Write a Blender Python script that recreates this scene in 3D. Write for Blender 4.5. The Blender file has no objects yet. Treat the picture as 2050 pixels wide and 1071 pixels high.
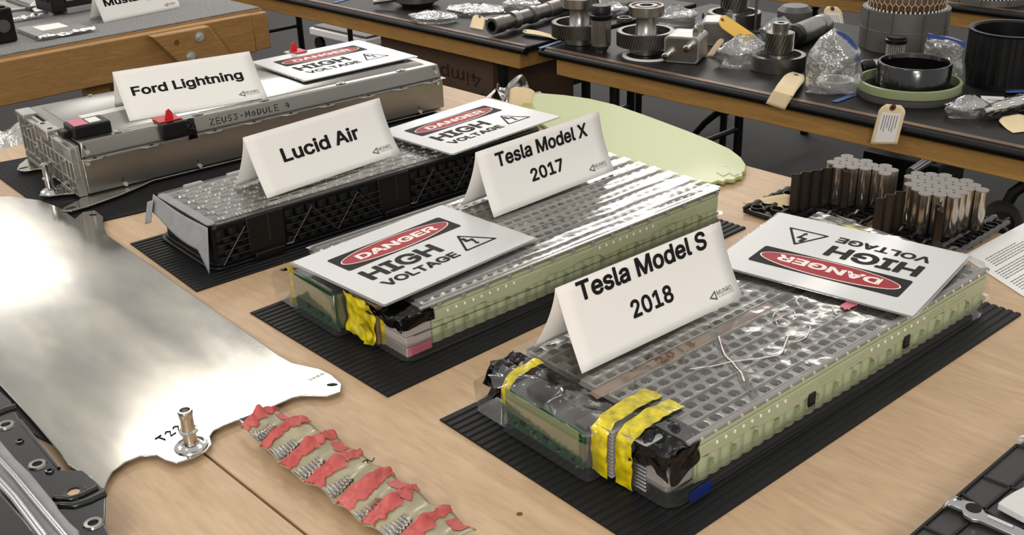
import bpy, math, random
from mathutils import Vector, Matrix, noise
from mathutils.geometry import tessellate_polygon
random.seed(7)
C = bpy.context.scene.collection
SC = bpy.context.scene
PI = math.pi
R = math.radians

# ---------------------------------------------------------------- camera
FPX, CAMZ, PITCH, ROLL = 2169.15, 0.794, 0.4318, -0.0336
_fw = Vector((0, math.cos(PITCH), -math.sin(PITCH)))
_r0 = Vector((1, 0, 0)); _u0 = _r0.cross(_fw)
_rt = math.cos(ROLL)*_r0 + math.sin(ROLL)*_u0
_up = -math.sin(ROLL)*_r0 + math.cos(ROLL)*_u0
cd = bpy.data.cameras.new('camera'); cam = bpy.data.objects.new('camera', cd); C.objects.link(cam)
cd.sensor_width = 36; cd.lens = FPX/2050*36; cd.clip_start = 0.05; cd.clip_end = 100
cam.matrix_world = Matrix(((_rt.x, _up.x, -_fw.x, 0), (_rt.y, _up.y, -_fw.y, 0), (_rt.z, _up.z, -_fw.z, CAMZ), (0, 0, 0, 1)))
SC.camera = cam

def at(u, v, z=0.0):
    "point of the plane at height z that the photograph shows at pixel (u, v)"
    d = _fw*FPX + _rt*(u-1025) + _up*(535.5-v)
    t = (z-CAMZ)/d.z
    return Vector((0, 0, CAMZ)) + d*t

# ---------------------------------------------------------------- world, lights, exposure
w = bpy.data.worlds.new('world'); SC.world = w; w.use_nodes = True
w.node_tree.nodes['Background'].inputs[0].default_value = (1.0, 0.97, 0.93, 1)
w.node_tree.nodes['Background'].inputs[1].default_value = 0.55
SC.view_settings.view_transform = 'Standard'
SC.view_settings.look = 'None'
SC.view_settings.gamma = 1.0
SC.view_settings.use_curve_mapping = False
SC.view_settings.exposure = 0.28
CEIL = 2.75
def panel(x, y, sx, sy, power, rz=-0.824, z=CEIL, col=(1.0, 0.95, 0.88)):
    l = bpy.data.lights.new('ceiling_or_fill_lamp', 'AREA'); l.shape = 'RECTANGLE'; l.size = sx; l.size_y = sy
    l.energy = power; l.color = col
    o = bpy.data.objects.new('ceiling_or_fill_lamp', l); C.objects.link(o); o.location = (x, y, z); o.rotation_euler = (0, 0, rz)
    return o
def ceiling_or_fill_panel(u, n, su, sn, k=1.0):
    "a ceiling fixture or an added fill lamp, laid out in the frame of the tables; scaled brightness per area"
    c, q = math.cos(-0.824), math.sin(-0.824)
    panel(u*c-n*q, u*q+n*c, su, sn, su*sn*36*k)
ceiling_or_fill_panel(-5.05, 2.65, .85, 1.5, .85)
ceiling_or_fill_panel(-8.8, 2.45, 1.7, .75, .4)
ceiling_or_fill_panel(-5.35, 6.7, 1.1, 2.8)
ceiling_or_fill_panel(-11.0, 7.7, 1.7, 1.5, .8)
ceiling_or_fill_panel(-8.6, 7.4, .9, 1.2)
ceiling_or_fill_panel(-3.55, 6.6, .22, 1.6, .8)
ceiling_or_fill_panel(-1.3, 2.7, .9, 1.4, .15)
ceiling_or_fill_panel(-1.3, -1.4, .9, 1.4, .3)
ceiling_or_fill_panel(3.0, -3.6, 1.8, 2.0, 2.2)  # unseen fill lamp behind the camera, added to brighten the card fronts
ceiling_or_fill_panel(5.6, -5.6, 1.8, 2.0, 2.2)  # second added fill lamp, farther back, also for the card fronts
ceiling_or_fill_panel(-5.05, -1.4, .9, 1.4, .4)
ceiling_or_fill_panel(-8.8, -1.4, 1.4, 1.1)

# ---------------------------------------------------------------- materials
def srgb(h):
    h = h.lstrip('#'); c = [int(h[i:i+2], 16)/255 for i in (0, 2, 4)]
    return tuple(x/12.92 if x <= .04045 else ((x+.055)/1.055)**2.4 for x in c)+(1,)
def mat(name, col, rough=.5, metal=0.0, var=0.0, vscale=20, bump=0.0, bscale=60, spec=.5, coat=0.0, stretch=None, col2=None, emit=0, bdist=.002, rot=0, rvar=None):
    m = bpy.data.materials.new(name); m.use_nodes = True; nt = m.node_tree; N = nt.nodes; b = N['Principled BSDF']
    b.inputs['Base Color'].default_value = srgb(col); b.inputs['Roughness'].default_value = rough
    b.inputs['Metallic'].default_value = metal; b.inputs['Specular IOR Level'].default_value = spec
    b.inputs['Coat Weight'].default_value = coat; b.inputs['Coat Roughness'].default_value = .08
    if emit:
        b.inputs['Emission Color'].default_value = srgb(col); b.inputs['Emission Strength'].default_value = emit
    tc = N.new('ShaderNodeTexCoord'); mp = N.new('ShaderNodeMapping'); nt.links.new(tc.outputs['Object'], mp.inputs[0])
    if stretch: mp.inputs['Scale'].default_value = stretch
    if rot:
        m0 = N.new('ShaderNodeMapping'); m0.inputs['Rotation'].default_value = (0, 0, rot)
        nt.links.new(tc.outputs['Object'], m0.inputs[0]); nt.links.new(m0.outputs[0], mp.inputs[0])
    if rvar:
        nr = N.new('ShaderNodeTexNoise'); nr.inputs['Scale'].default_value = rvar[2]; nr.inputs['Detail'].default_value = 6
        nt.links.new(mp.outputs[0], nr.inputs['Vector'])
        rr = N.new('ShaderNodeMapRange'); rr.inputs['From Min'].default_value = .35; rr.inputs['From Max'].default_value = .65
        rr.inputs['To Min'].default_value = rvar[0]; rr.inputs['To Max'].default_value = rvar[1]
        nt.links.new(nr.outputs[0], rr.inputs[0]); nt.links.new(rr.outputs[0], b.inputs['Roughness'])
    if var or col2:
        n = N.new('ShaderNodeTexNoise'); n.inputs['Scale'].default_value = vscale; n.inputs['Detail'].default_value = 5
        nt.links.new(mp.outputs[0], n.inputs['Vector'])
        cr = N.new('ShaderNodeValToRGB'); nt.links.new(n.outputs[0], cr.inputs[0]); nt.links.new(cr.outputs[0], b.inputs['Base Color'])
        c = srgb(col)
        if col2: a, d = c, srgb(col2)
        else: a = tuple(x*(1-var) for x in c[:3])+(1,); d = tuple(min(1, x*(1+var)) for x in c[:3])+(1,)
        cr.color_ramp.elements[0].color = a; cr.color_ramp.elements[1].color = d
        cr.color_ramp.elements[0].position = .35; cr.color_ramp.elements[1].position = .65
    if bump:
        n2 = N.new('ShaderNodeTexNoise'); n2.inputs['Scale'].default_value = bscale; n2.inputs['Detail'].default_value = 3
        nt.links.new(mp.outputs[0], n2.inputs['Vector'])
        bp = N.new('ShaderNodeBump'); bp.inputs['Strength'].default_value = bump; bp.inputs['Distance'].default_value = bdist
        nt.links.new(n2.outputs[0], bp.inputs['Height']); nt.links.new(bp.outputs[0], b.inputs['Normal'])
    return m
def clear(name, tint='#f4f4f2', base=.06, k=.55, rough=.08, bump=.5, bscale=45, diff=0.04, bdist=.003, dcol='#c8c8c6'):
    "thin clear plastic sheet: transparent with reflections that grow at grazing angles"
    m = bpy.data.materials.new(name); m.use_nodes = True; nt = m.node_tree; N = nt.nodes; N.remove(N['Principled BSDF'])
    tr = N.new('ShaderNodeBsdfTransparent'); tr.inputs[0].default_value = srgb(tint)
    gl = N.new('ShaderNodeBsdfGlossy'); gl.inputs['Roughness'].default_value = rough; gl.inputs[0].default_value = (.9, .9, .9, 1)
    df = N.new('ShaderNodeBsdfDiffuse'); df.inputs[0].default_value = srgb(dcol)
    lw = N.new('ShaderNodeLayerWeight'); lw.inputs[0].default_value = .35
    ma = N.new('ShaderNodeMath'); ma.operation = 'MULTIPLY_ADD'; ma.inputs[1].default_value = k; ma.inputs[2].default_value = base
    ma.use_clamp = True
    nt.links.new(lw.outputs['Facing'], ma.inputs[0])
    tc = N.new('ShaderNodeTexCoord'); n = N.new('ShaderNodeTexNoise'); n.inputs['Scale'].default_value = bscale; n.inputs['Detail'].default_value = 3
    nt.links.new(tc.outputs['Object'], n.inputs['Vector'])
    bp = N.new('ShaderNodeBump'); bp.inputs['Strength'].default_value = bump; bp.inputs['Distance'].default_value = bdist
    nt.links.new(n.outputs[0], bp.inputs['Height']); nt.links.new(bp.outputs[0], gl.inputs['Normal']); nt.links.new(bp.outputs[0], lw.inputs['Normal'])
    m1 = N.new('ShaderNodeMixShader'); m1.inputs[0].default_value = diff
    nt.links.new(tr.outputs[0], m1.inputs[1]); nt.links.new(df.outputs[0], m1.inputs[2])
    m2 = N.new('ShaderNodeMixShader'); nt.links.new(ma.outputs[0], m2.inputs[0]); nt.links.new(m1.outputs[0], m2.inputs[1]); nt.links.new(gl.outputs[0], m2.inputs[2])
    nt.links.new(m2.outputs[0], N['Material Output'].inputs[0])
    return m
def wood(name, c1, c2, c3, scale=6, stretch=(1, 9, 9), rough=.5, contrast=.5):
    m = bpy.data.materials.new(name); m.use_nodes = True; nt = m.node_tree; N = nt.nodes; b = N['Principled BSDF']
    b.inputs['Roughness'].default_value = rough; b.inputs['Specular IOR Level'].default_value = .35
    tc = N.new('ShaderNodeTexCoord'); mp = N.new('ShaderNodeMapping'); mp.inputs['Scale'].default_value = stretch
    nt.links.new(tc.outputs['Object'], mp.inputs[0])
    n1 = N.new('ShaderNodeTexNoise'); n1.inputs['Scale'].default_value = scale*.35; n1.inputs['Detail'].default_value = 2; n1.inputs['Distortion'].default_value = 1.6
    nt.links.new(mp.outputs[0], n1.inputs['Vector'])
    mu = N.new('ShaderNodeMath'); mu.operation = 'MULTIPLY'; mu.inputs[1].default_value = 9
    nt.links.new(n1.outputs[0], mu.inputs[0])
    fr = N.new('ShaderNodeMath'); fr.operation = 'SINE'; nt.links.new(mu.outputs[0], fr.inputs[0])
    n2 = N.new('ShaderNodeTexNoise'); n2.inputs['Scale'].default_value = scale*4; n2.inputs['Detail'].default_value = 4
    nt.links.new(mp.outputs[0], n2.inputs['Vector'])
    ad = N.new('ShaderNodeMath'); ad.operation = 'MULTIPLY_ADD'; ad.inputs[1].default_value = .22*contrast; ad.inputs[2].default_value = 0
    nt.links.new(fr.outputs[0], ad.inputs[0]); 
    a2 = N.new('ShaderNodeMath'); a2.operation = 'MULTIPLY_ADD'; a2.inputs[1].default_value = .9*contrast
    nt.links.new(n2.outputs[0], a2.inputs[0]); nt.links.new(ad.outputs[0], a2.inputs[2])
    cr = N.new('ShaderNodeValToRGB'); nt.links.new(a2.outputs[0], cr.inputs[0])
    e = cr.color_ramp.elements; e[0].color = srgb(c1); e[0].position = .05; e[1].color = srgb(c3); e[1].position = .6
    x = e.new(.3); x.color = srgb(c2)
    nt.links.new(cr.outputs[0], b.inputs['Base Color'])
    return m
M = {}
M['ply'] = wood('birch_plywood', '#b89a79', '#c6a886', '#d2b696', 5, (1.1, 6, 6), .45, .75)
M['pine'] = wood('pine_board', '#957246', '#a88152', '#b89261', 8, (1, 10, 10), .5, .7)
M['pineb'] = wood('pine_bench_board', '#8f6b3d', '#a47c4b', '#b58d5b', 8, (10, 1, 10), .5, .7)
M['plyedge'] = mat('plywood_edge', '#a88a60', .6, var=.15, vscale=30, stretch=(1, 1, 40))
M['apron'] = wood('apron_wood', '#99733f', '#ab8349', '#ba9256', 8, (1, 10, 10), .5, .6)
M['rubber'] = mat('black_rubber', '#101011', .55, spec=.3, var=.2, vscale=8, bump=.15, bscale=200)
M['floor'] = mat('dark_concrete', '#19181a', .75, var=.12, vscale=1.5, bump=.1, bscale=300)
M['alu'] = mat('brushed_aluminium', '#9c9a96', .3, .9, var=.08, vscale=5, bump=.08, bscale=30, stretch=(1, 14, 1))
M['plate'] = mat('plate_aluminium', '#a19f9a', .13, .9, col2='#b9b5aa', vscale=5, bump=.03, bscale=6, stretch=(1, 3, 1), bdist=.0015, rot=.88, rvar=(.12, .18, 4))
M['cast'] = mat('cast_aluminium', '#a9a7a3', .38, .8, var=.1, vscale=30, bump=.4, bscale=90)
M['lid'] = mat('lid_aluminium', '#8f8d89', .24, .85, var=.06, vscale=4, bump=.1, bscale=6, bdist=.006)
M['steel'] = mat('machined_steel', '#9d9a95', .28, .95, var=.06, vscale=50)
M['dsteel'] = mat('gear_steel', '#7a7671', .32, .9, var=.1, vscale=40)
M['bright'] = mat('bright_steel', '#cfcdc9', .16, 1.0)
M['foil'] = mat('crumpled_foil', '#c9c8c5', .18, 1.0, bump=.9, bscale=90, bdist=.004)
M['strip'] = mat('collector_strip', '#8f8c88', .3, .75, var=.08, vscale=12, bump=.1, bscale=40)
M['strip2'] = mat('collector_strip_pale', '#a5a39f', .24, .8, var=.08, vscale=12, bump=.12, bscale=40)
M['pocket'] = mat('cell_pocket', '#4a4745', .45, .3, var=.35, vscale=120, bump=.5, bscale=150)
M['wire'] = mat('bond_wire', '#dcdad6', .3, .6)
M['brown'] = mat('brown_sealant', '#7d6452', .5, var=.25, vscale=30, bump=.3)
M['marker'] = mat('brown_marker', '#6b4322', .5)
M['glue'] = mat('grey_glue', '#63605c', .4, .2, var=.4, vscale=90, bump=1, bscale=120, bdist=.004)
M['green'] = mat('pale_green_plastic', '#a6ad8c', .42, var=.04, vscale=10, bump=.1, bscale=30, coat=.25)
M['greend'] = mat('green_recess', '#86906a', .5, var=.08, vscale=10)
M['grey'] = mat('grey_plastic', '#8d8a86', .4, var=.08)
M['dgrey'] = mat('dark_grey_plastic', '#4d4b49', .4, var=.1)
M['black'] = mat('black_plastic', '#101011', .38, var=.2, vscale=30, spec=.3)
M['blackm'] = mat('black_matte', '#0a0a0a', .6, spec=.25)
M['btape'] = mat('black_tape', '#070708', .24, bump=.9, bscale=35, bdist=.008, spec=.35)
M['white'] = mat('white_card', '#eae7e2', .75)
M['zinc'] = mat('zinc_hardware', '#c4c3bf', .4, .45)
M['spacer'] = mat('grey_spacer', '#a49c97', .5)
M['lattice'] = mat('lattice_plastic', '#2a2a2a', .4)
M['sign'] = mat('sign_white', '#cccccb', .35, coat=.25)
M['ink'] = mat('black_ink', '#191717', .6, spec=.15)
M['inkl'] = mat('grey_ink', '#5a5856', .6)
M['red'] = mat('sign_red', '#9c1320', .45, spec=.2)
M['pinkw'] = mat('sign_pale', '#f1e2dc', .4)
M['redp'] = mat('red_plastic', '#c41f2a', .35)
M['pcb'] = mat('circuit_board_green', '#1f5236', .35, var=.25, vscale=120)
M['pgreen'] = clear('green_tinted_sheet', '#b4c19a', .05, .2, .15, .2, 20, .42, dcol='#93a37c')
M['yellow'] = clear('yellow_tape', '#e0cc10', .12, .3, .12, .6, 60, .0)
M['yell2'] = mat('yellow_film', '#c9b80c', .2, var=.35, vscale=60, bump=.7, bscale=60, coat=.6)
M['clear'] = clear('clear_plastic', bump=.2, bscale=25)
M['clearw'] = clear('wrinkled_clear_film', '#f8f8f6', .05, .28, .10, .25, 30, .02, .002)
M['bag'] = clear('plastic_bag', '#e6e6e4', .14, .7, .12, 1.0, 30, .2, .012)
M['bagblue'] = mat('zip_strip_blue', '#2f4a86', .35)
M['bluet'] = mat('blue_tape', '#41629e', .5)
M['blue'] = mat('blue_label', '#14256b', .4)
M['pink'] = mat('pink_label', '#cf6a7c', .5)
M['putty'] = mat('pink_putty', '#b94f4b', .6, col2='#cc6c66', vscale=30, bump=.4, bscale=60)
M['ribb'] = mat('olive_film', '#a29a7c', .35, var=.12, vscale=20, bump=.4, bscale=30, coat=.3)
M['manila'] = mat('manila_card', '#e3cda6', .8, var=.03, vscale=10)
M['manily'] = mat('yellow_card', '#d3a743', .75)
M['lime'] = mat('lime_sheet', '#a2ab6c', .35, coat=.1, spec=.3, bump=.05, bscale=8)
M['carpet'] = mat('grey_carpet', '#7a7979', .95, var=.3, vscale=150, bump=.4, bscale=300)
M['ctop'] = mat('black_tabletop', '#141313', .5, spec=.22, var=.1, vscale=20, bump=.15, bscale=150)
M['cedge'] = mat('worn_table_edge', '#6d5138', .5, var=.3, vscale=15)
M['enamel'] = mat('black_enamel', '#0f0f10', .18, coat=.5, bump=.08, bscale=15)
M['fgrey'] = mat('grey_foam', '#8f9094', .6, var=.08, vscale=30, bump=.3, bscale=90)
M['chrome'] = mat('silver_trim', '#b4b4b6', .2, .9)
M['board'] = mat('brown_cardboard', '#4e3a29', .9, var=.06)
M['boardk'] = mat('cardboard_print', '#1d130c', .9)
M['nickel'] = mat('nickel_cell', '#b8b0a4', .2, .95, bump=.15, bscale=40)
M['cellcap'] = mat('cell_cap', '#85807a', .5, .3)
M['corr'] = mat('dark_corrugated_strip', '#3b332c', .38, .6, var=.2, vscale=25, stretch=(1, 1, .1))
M['stator'] = mat('stator_steel', '#6d6a66', .45, .5, var=.06)
M['wind'] = mat('brown_winding', '#5b4230', .6, var=.3, vscale=60, bump=.8, bscale=60)
M['lace'] = mat('lacing_cord', '#cdbb95', .7)
M['gring'] = mat('green_ring_coating', '#8c9670', .4, var=.05)
M['paper'] = mat('printed_paper', '#e6e4e1', .7)
M['tray'] = mat('black_tray_plastic', '#2c2b2b', .45, bump=.1, bscale=100)
M['foamw'] = mat('white_foam', '#cfcfcd', .8, bump=.6, bscale=80)
M['orange'] = mat('amber_plastic', '#b9831c', .3, coat=.4)

# ---------------------------------------------------------------- mesh helpers
class MB:
    def __init__(s): s.v = []; s.f = []
    def add(s, vs, fs):
        n = len(s.v); s.v += [tuple(p) for p in vs]; s.f += [tuple(i+n for i in f) for f in fs]; return s
    def box(s, x0, x1, y0, y1, z0, z1, rz=0, c=None):
        vs = [(x, y, z) for x in (x0, x1) for y in (y0, y1) for z in (z0, z1)]
        if rz:
            cx, cy = c if c else ((x0+x1)/2, (y0+y1)/2); a, b = math.cos(rz), math.sin(rz)
            vs = [(cx+(x-cx)*a-(y-cy)*b, cy+(x-cx)*b+(y-cy)*a, z) for x, y, z in vs]
        return s.add(vs, [(0, 1, 3, 2), (4, 6, 7, 5), (0, 4, 5, 1), (2, 3, 7, 6), (0, 2, 6, 4), (1, 5, 7, 3)])
    def hexa(s, b4, t4):
        return s.add(list(b4)+list(t4), [(3, 2, 1, 0), (4, 5, 6, 7), (0, 1, 5, 4), (1, 2, 6, 5), (2, 3, 7, 6), (3, 0, 4, 7)])
    def prism(s, poly, z0, z1, zf=None):
        n = len(poly); zf = zf or (lambda x, y: 0)
        vs = [(x, y, z0+zf(x, y)) for x, y in poly]+[(x, y, z1+zf(x, y)) for x, y in poly]
        ar = sum(poly[i][0]*poly[(i+1) % n][1]-poly[(i+1) % n][0]*poly[i][1] for i in range(n))
        fs = [(i, (i+1) % n, n+(i+1) % n, n+i) for i in range(n)]+[tuple(range(n-1, -1, -1)), tuple(range(n, 2*n))]
        if ar < 0: fs = [tuple(reversed(f)) for f in fs]
        return s.add(vs, fs)
    def cyl(s, c, r, h, n=20, axis='z', r2=None, caps=True):
        r2 = r if r2 is None else r2; vs = []
        for k, (rr, d) in enumerate(((r, 0), (r2, h))):
            for i in range(n):
                a = 2*PI*i/n; p = (rr*math.cos(a), rr*math.sin(a), d)
                if axis == 'x': p = (p[2], p[0], p[1])
                if axis == 'y': p = (p[1], p[2], p[0])
                vs.append((c[0]+p[0], c[1]+p[1], c[2]+p[2]))
        fs = [(i, (i+1) % n, n+(i+1) % n, n+i) for i in range(n)]
        if caps: fs += [tuple(range(n-1, -1, -1)), tuple(range(n, 2*n))]
        return s.add(vs, fs)
    def lathe(s, prof, n=32, c=(0, 0, 0), axis='z', close=False):
        vs = []; m = len(prof)
        for i in range(n):
            a = 2*PI*i/n
            for r, z in prof:
                p = (r*math.cos(a), r*math.sin(a), z)
                if axis == 'x': p = (p[2], p[0], p[1])
                if axis == 'y': p = (p[1], p[2], p[0])
                vs.append((c[0]+p[0], c[1]+p[1], c[2]+p[2]))
        fs = []
        for i in range(n):
            j = (i+1) % n
            for k in range(m if close else m-1):
                l = (k+1) % m
                fs.append((i*m+k, j*m+k, j*m+l, i*m+l))
        return s.add(vs, fs)
    def tube(s, path, r, n=8, caps=True):
        path = [Vector(p) for p in path]; m = len(path); vs = []
        up = Vector((0, 0, 1)); prev = None
        for i, p in enumerate(path):
            t = (path[min(i+1, m-1)]-path[max(i-1, 0)]).normalized()
            a = t.cross(up if prev is None else prev.cross(t) if False else up)
            if a.length < .05: a = t.cross(Vector((1, 0, 0)))
            a.normalize(); b = t.cross(a)
            rr = r[i] if isinstance(r, (list, tuple)) else r
            for k in range(n):
                q = 2*PI*k/n; vs.append(p+rr*(math.cos(q)*a+math.sin(q)*b))
        fs = [(i*n+k, i*n+(k+1) % n, (i+1)*n+(k+1) % n, (i+1)*n+k) for i in range(m-1) for k in range(n)]
        if caps: fs += [tuple(range(n-1, -1, -1)), tuple((m-1)*n+k for k in range(n))]
        return s.add(vs, fs)
    def grid(s, fn, nu, nv):
        vs = [fn(i/nu, j/nv) for i in range(nu+1) for j in range(nv+1)]
        return s.add(vs, [(i*(nv+1)+j, (i+1)*(nv+1)+j, (i+1)*(nv+1)+j+1, i*(nv+1)+j+1) for i in range(nu) for j in range(nv)])
    def map(s, fn): s.v = [tuple(fn(*p)) for p in s.v]; return s
    def build(s, name, m, parent=None, smooth=None, bevel=0, solid=0, stuff=False, seg=2, loc=None, rz=0):
        me = bpy.data.meshes.new(name); me.from_pydata([tuple(p) for p in s.v], [], s.f); me.update()
        me.materials.append(M[m] if isinstance(m, str) else m)
        if smooth is not None:
            me.shade_smooth(); me.set_sharp_from_angle(angle=R(smooth))
        o = bpy.data.objects.new(name, me); C.objects.link(o); o.parent = parent
        if loc is not None: o.location = loc; o.rotation_euler = (0, 0, rz)
        if solid:
            q = o.modifiers.new('thickness', 'SOLIDIFY'); q.thickness = solid; q.offset = 0
        if bevel:
            q = o.modifiers.new('bevel', 'BEVEL'); q.width = bevel; q.segments = seg; q.limit_method = 'ANGLE'; q.angle_limit = R(40)
            if smooth is None: me.shade_smooth(); me.set_sharp_from_angle(angle=R(35))
        if stuff: o['kind'] = 'stuff'
        return o
def thing(name, label, cat, loc=(0, 0, 0), rz=0, group=None):
    o = bpy.data.objects.new(name, None); C.objects.link(o); o.empty_display_size = .05
    o.location = loc; o.rotation_euler = (0, 0, rz); return tag(o, label, cat, group)
def tag(o, label, cat, group=None):
    o['label'] = label; o['category'] = cat
    if group: o['group'] = group
    return o
def part(o, label): o['label'] = label; return o
def copy_tree(o, parent=None):
    c = o.copy(); C.objects.link(c)
    if parent: c.parent = parent
    for ch in [x for x in list(bpy.data.objects) if x.parent == o]: copy_tree(ch, c)
    return c
def rrect(x0, x1, y0, y1, r, n=4):
    p = []
    for cx, cy, a0 in ((x1-r, y1-r, 0), (x0+r, y1-r, 90), (x0+r, y0+r, 180), (x1-r, y0+r, 270)):
        for k in range(n+1):
            a = R(a0+90*k/n); p.append((cx+r*math.cos(a), cy+r*math.sin(a)))
    return p
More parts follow.
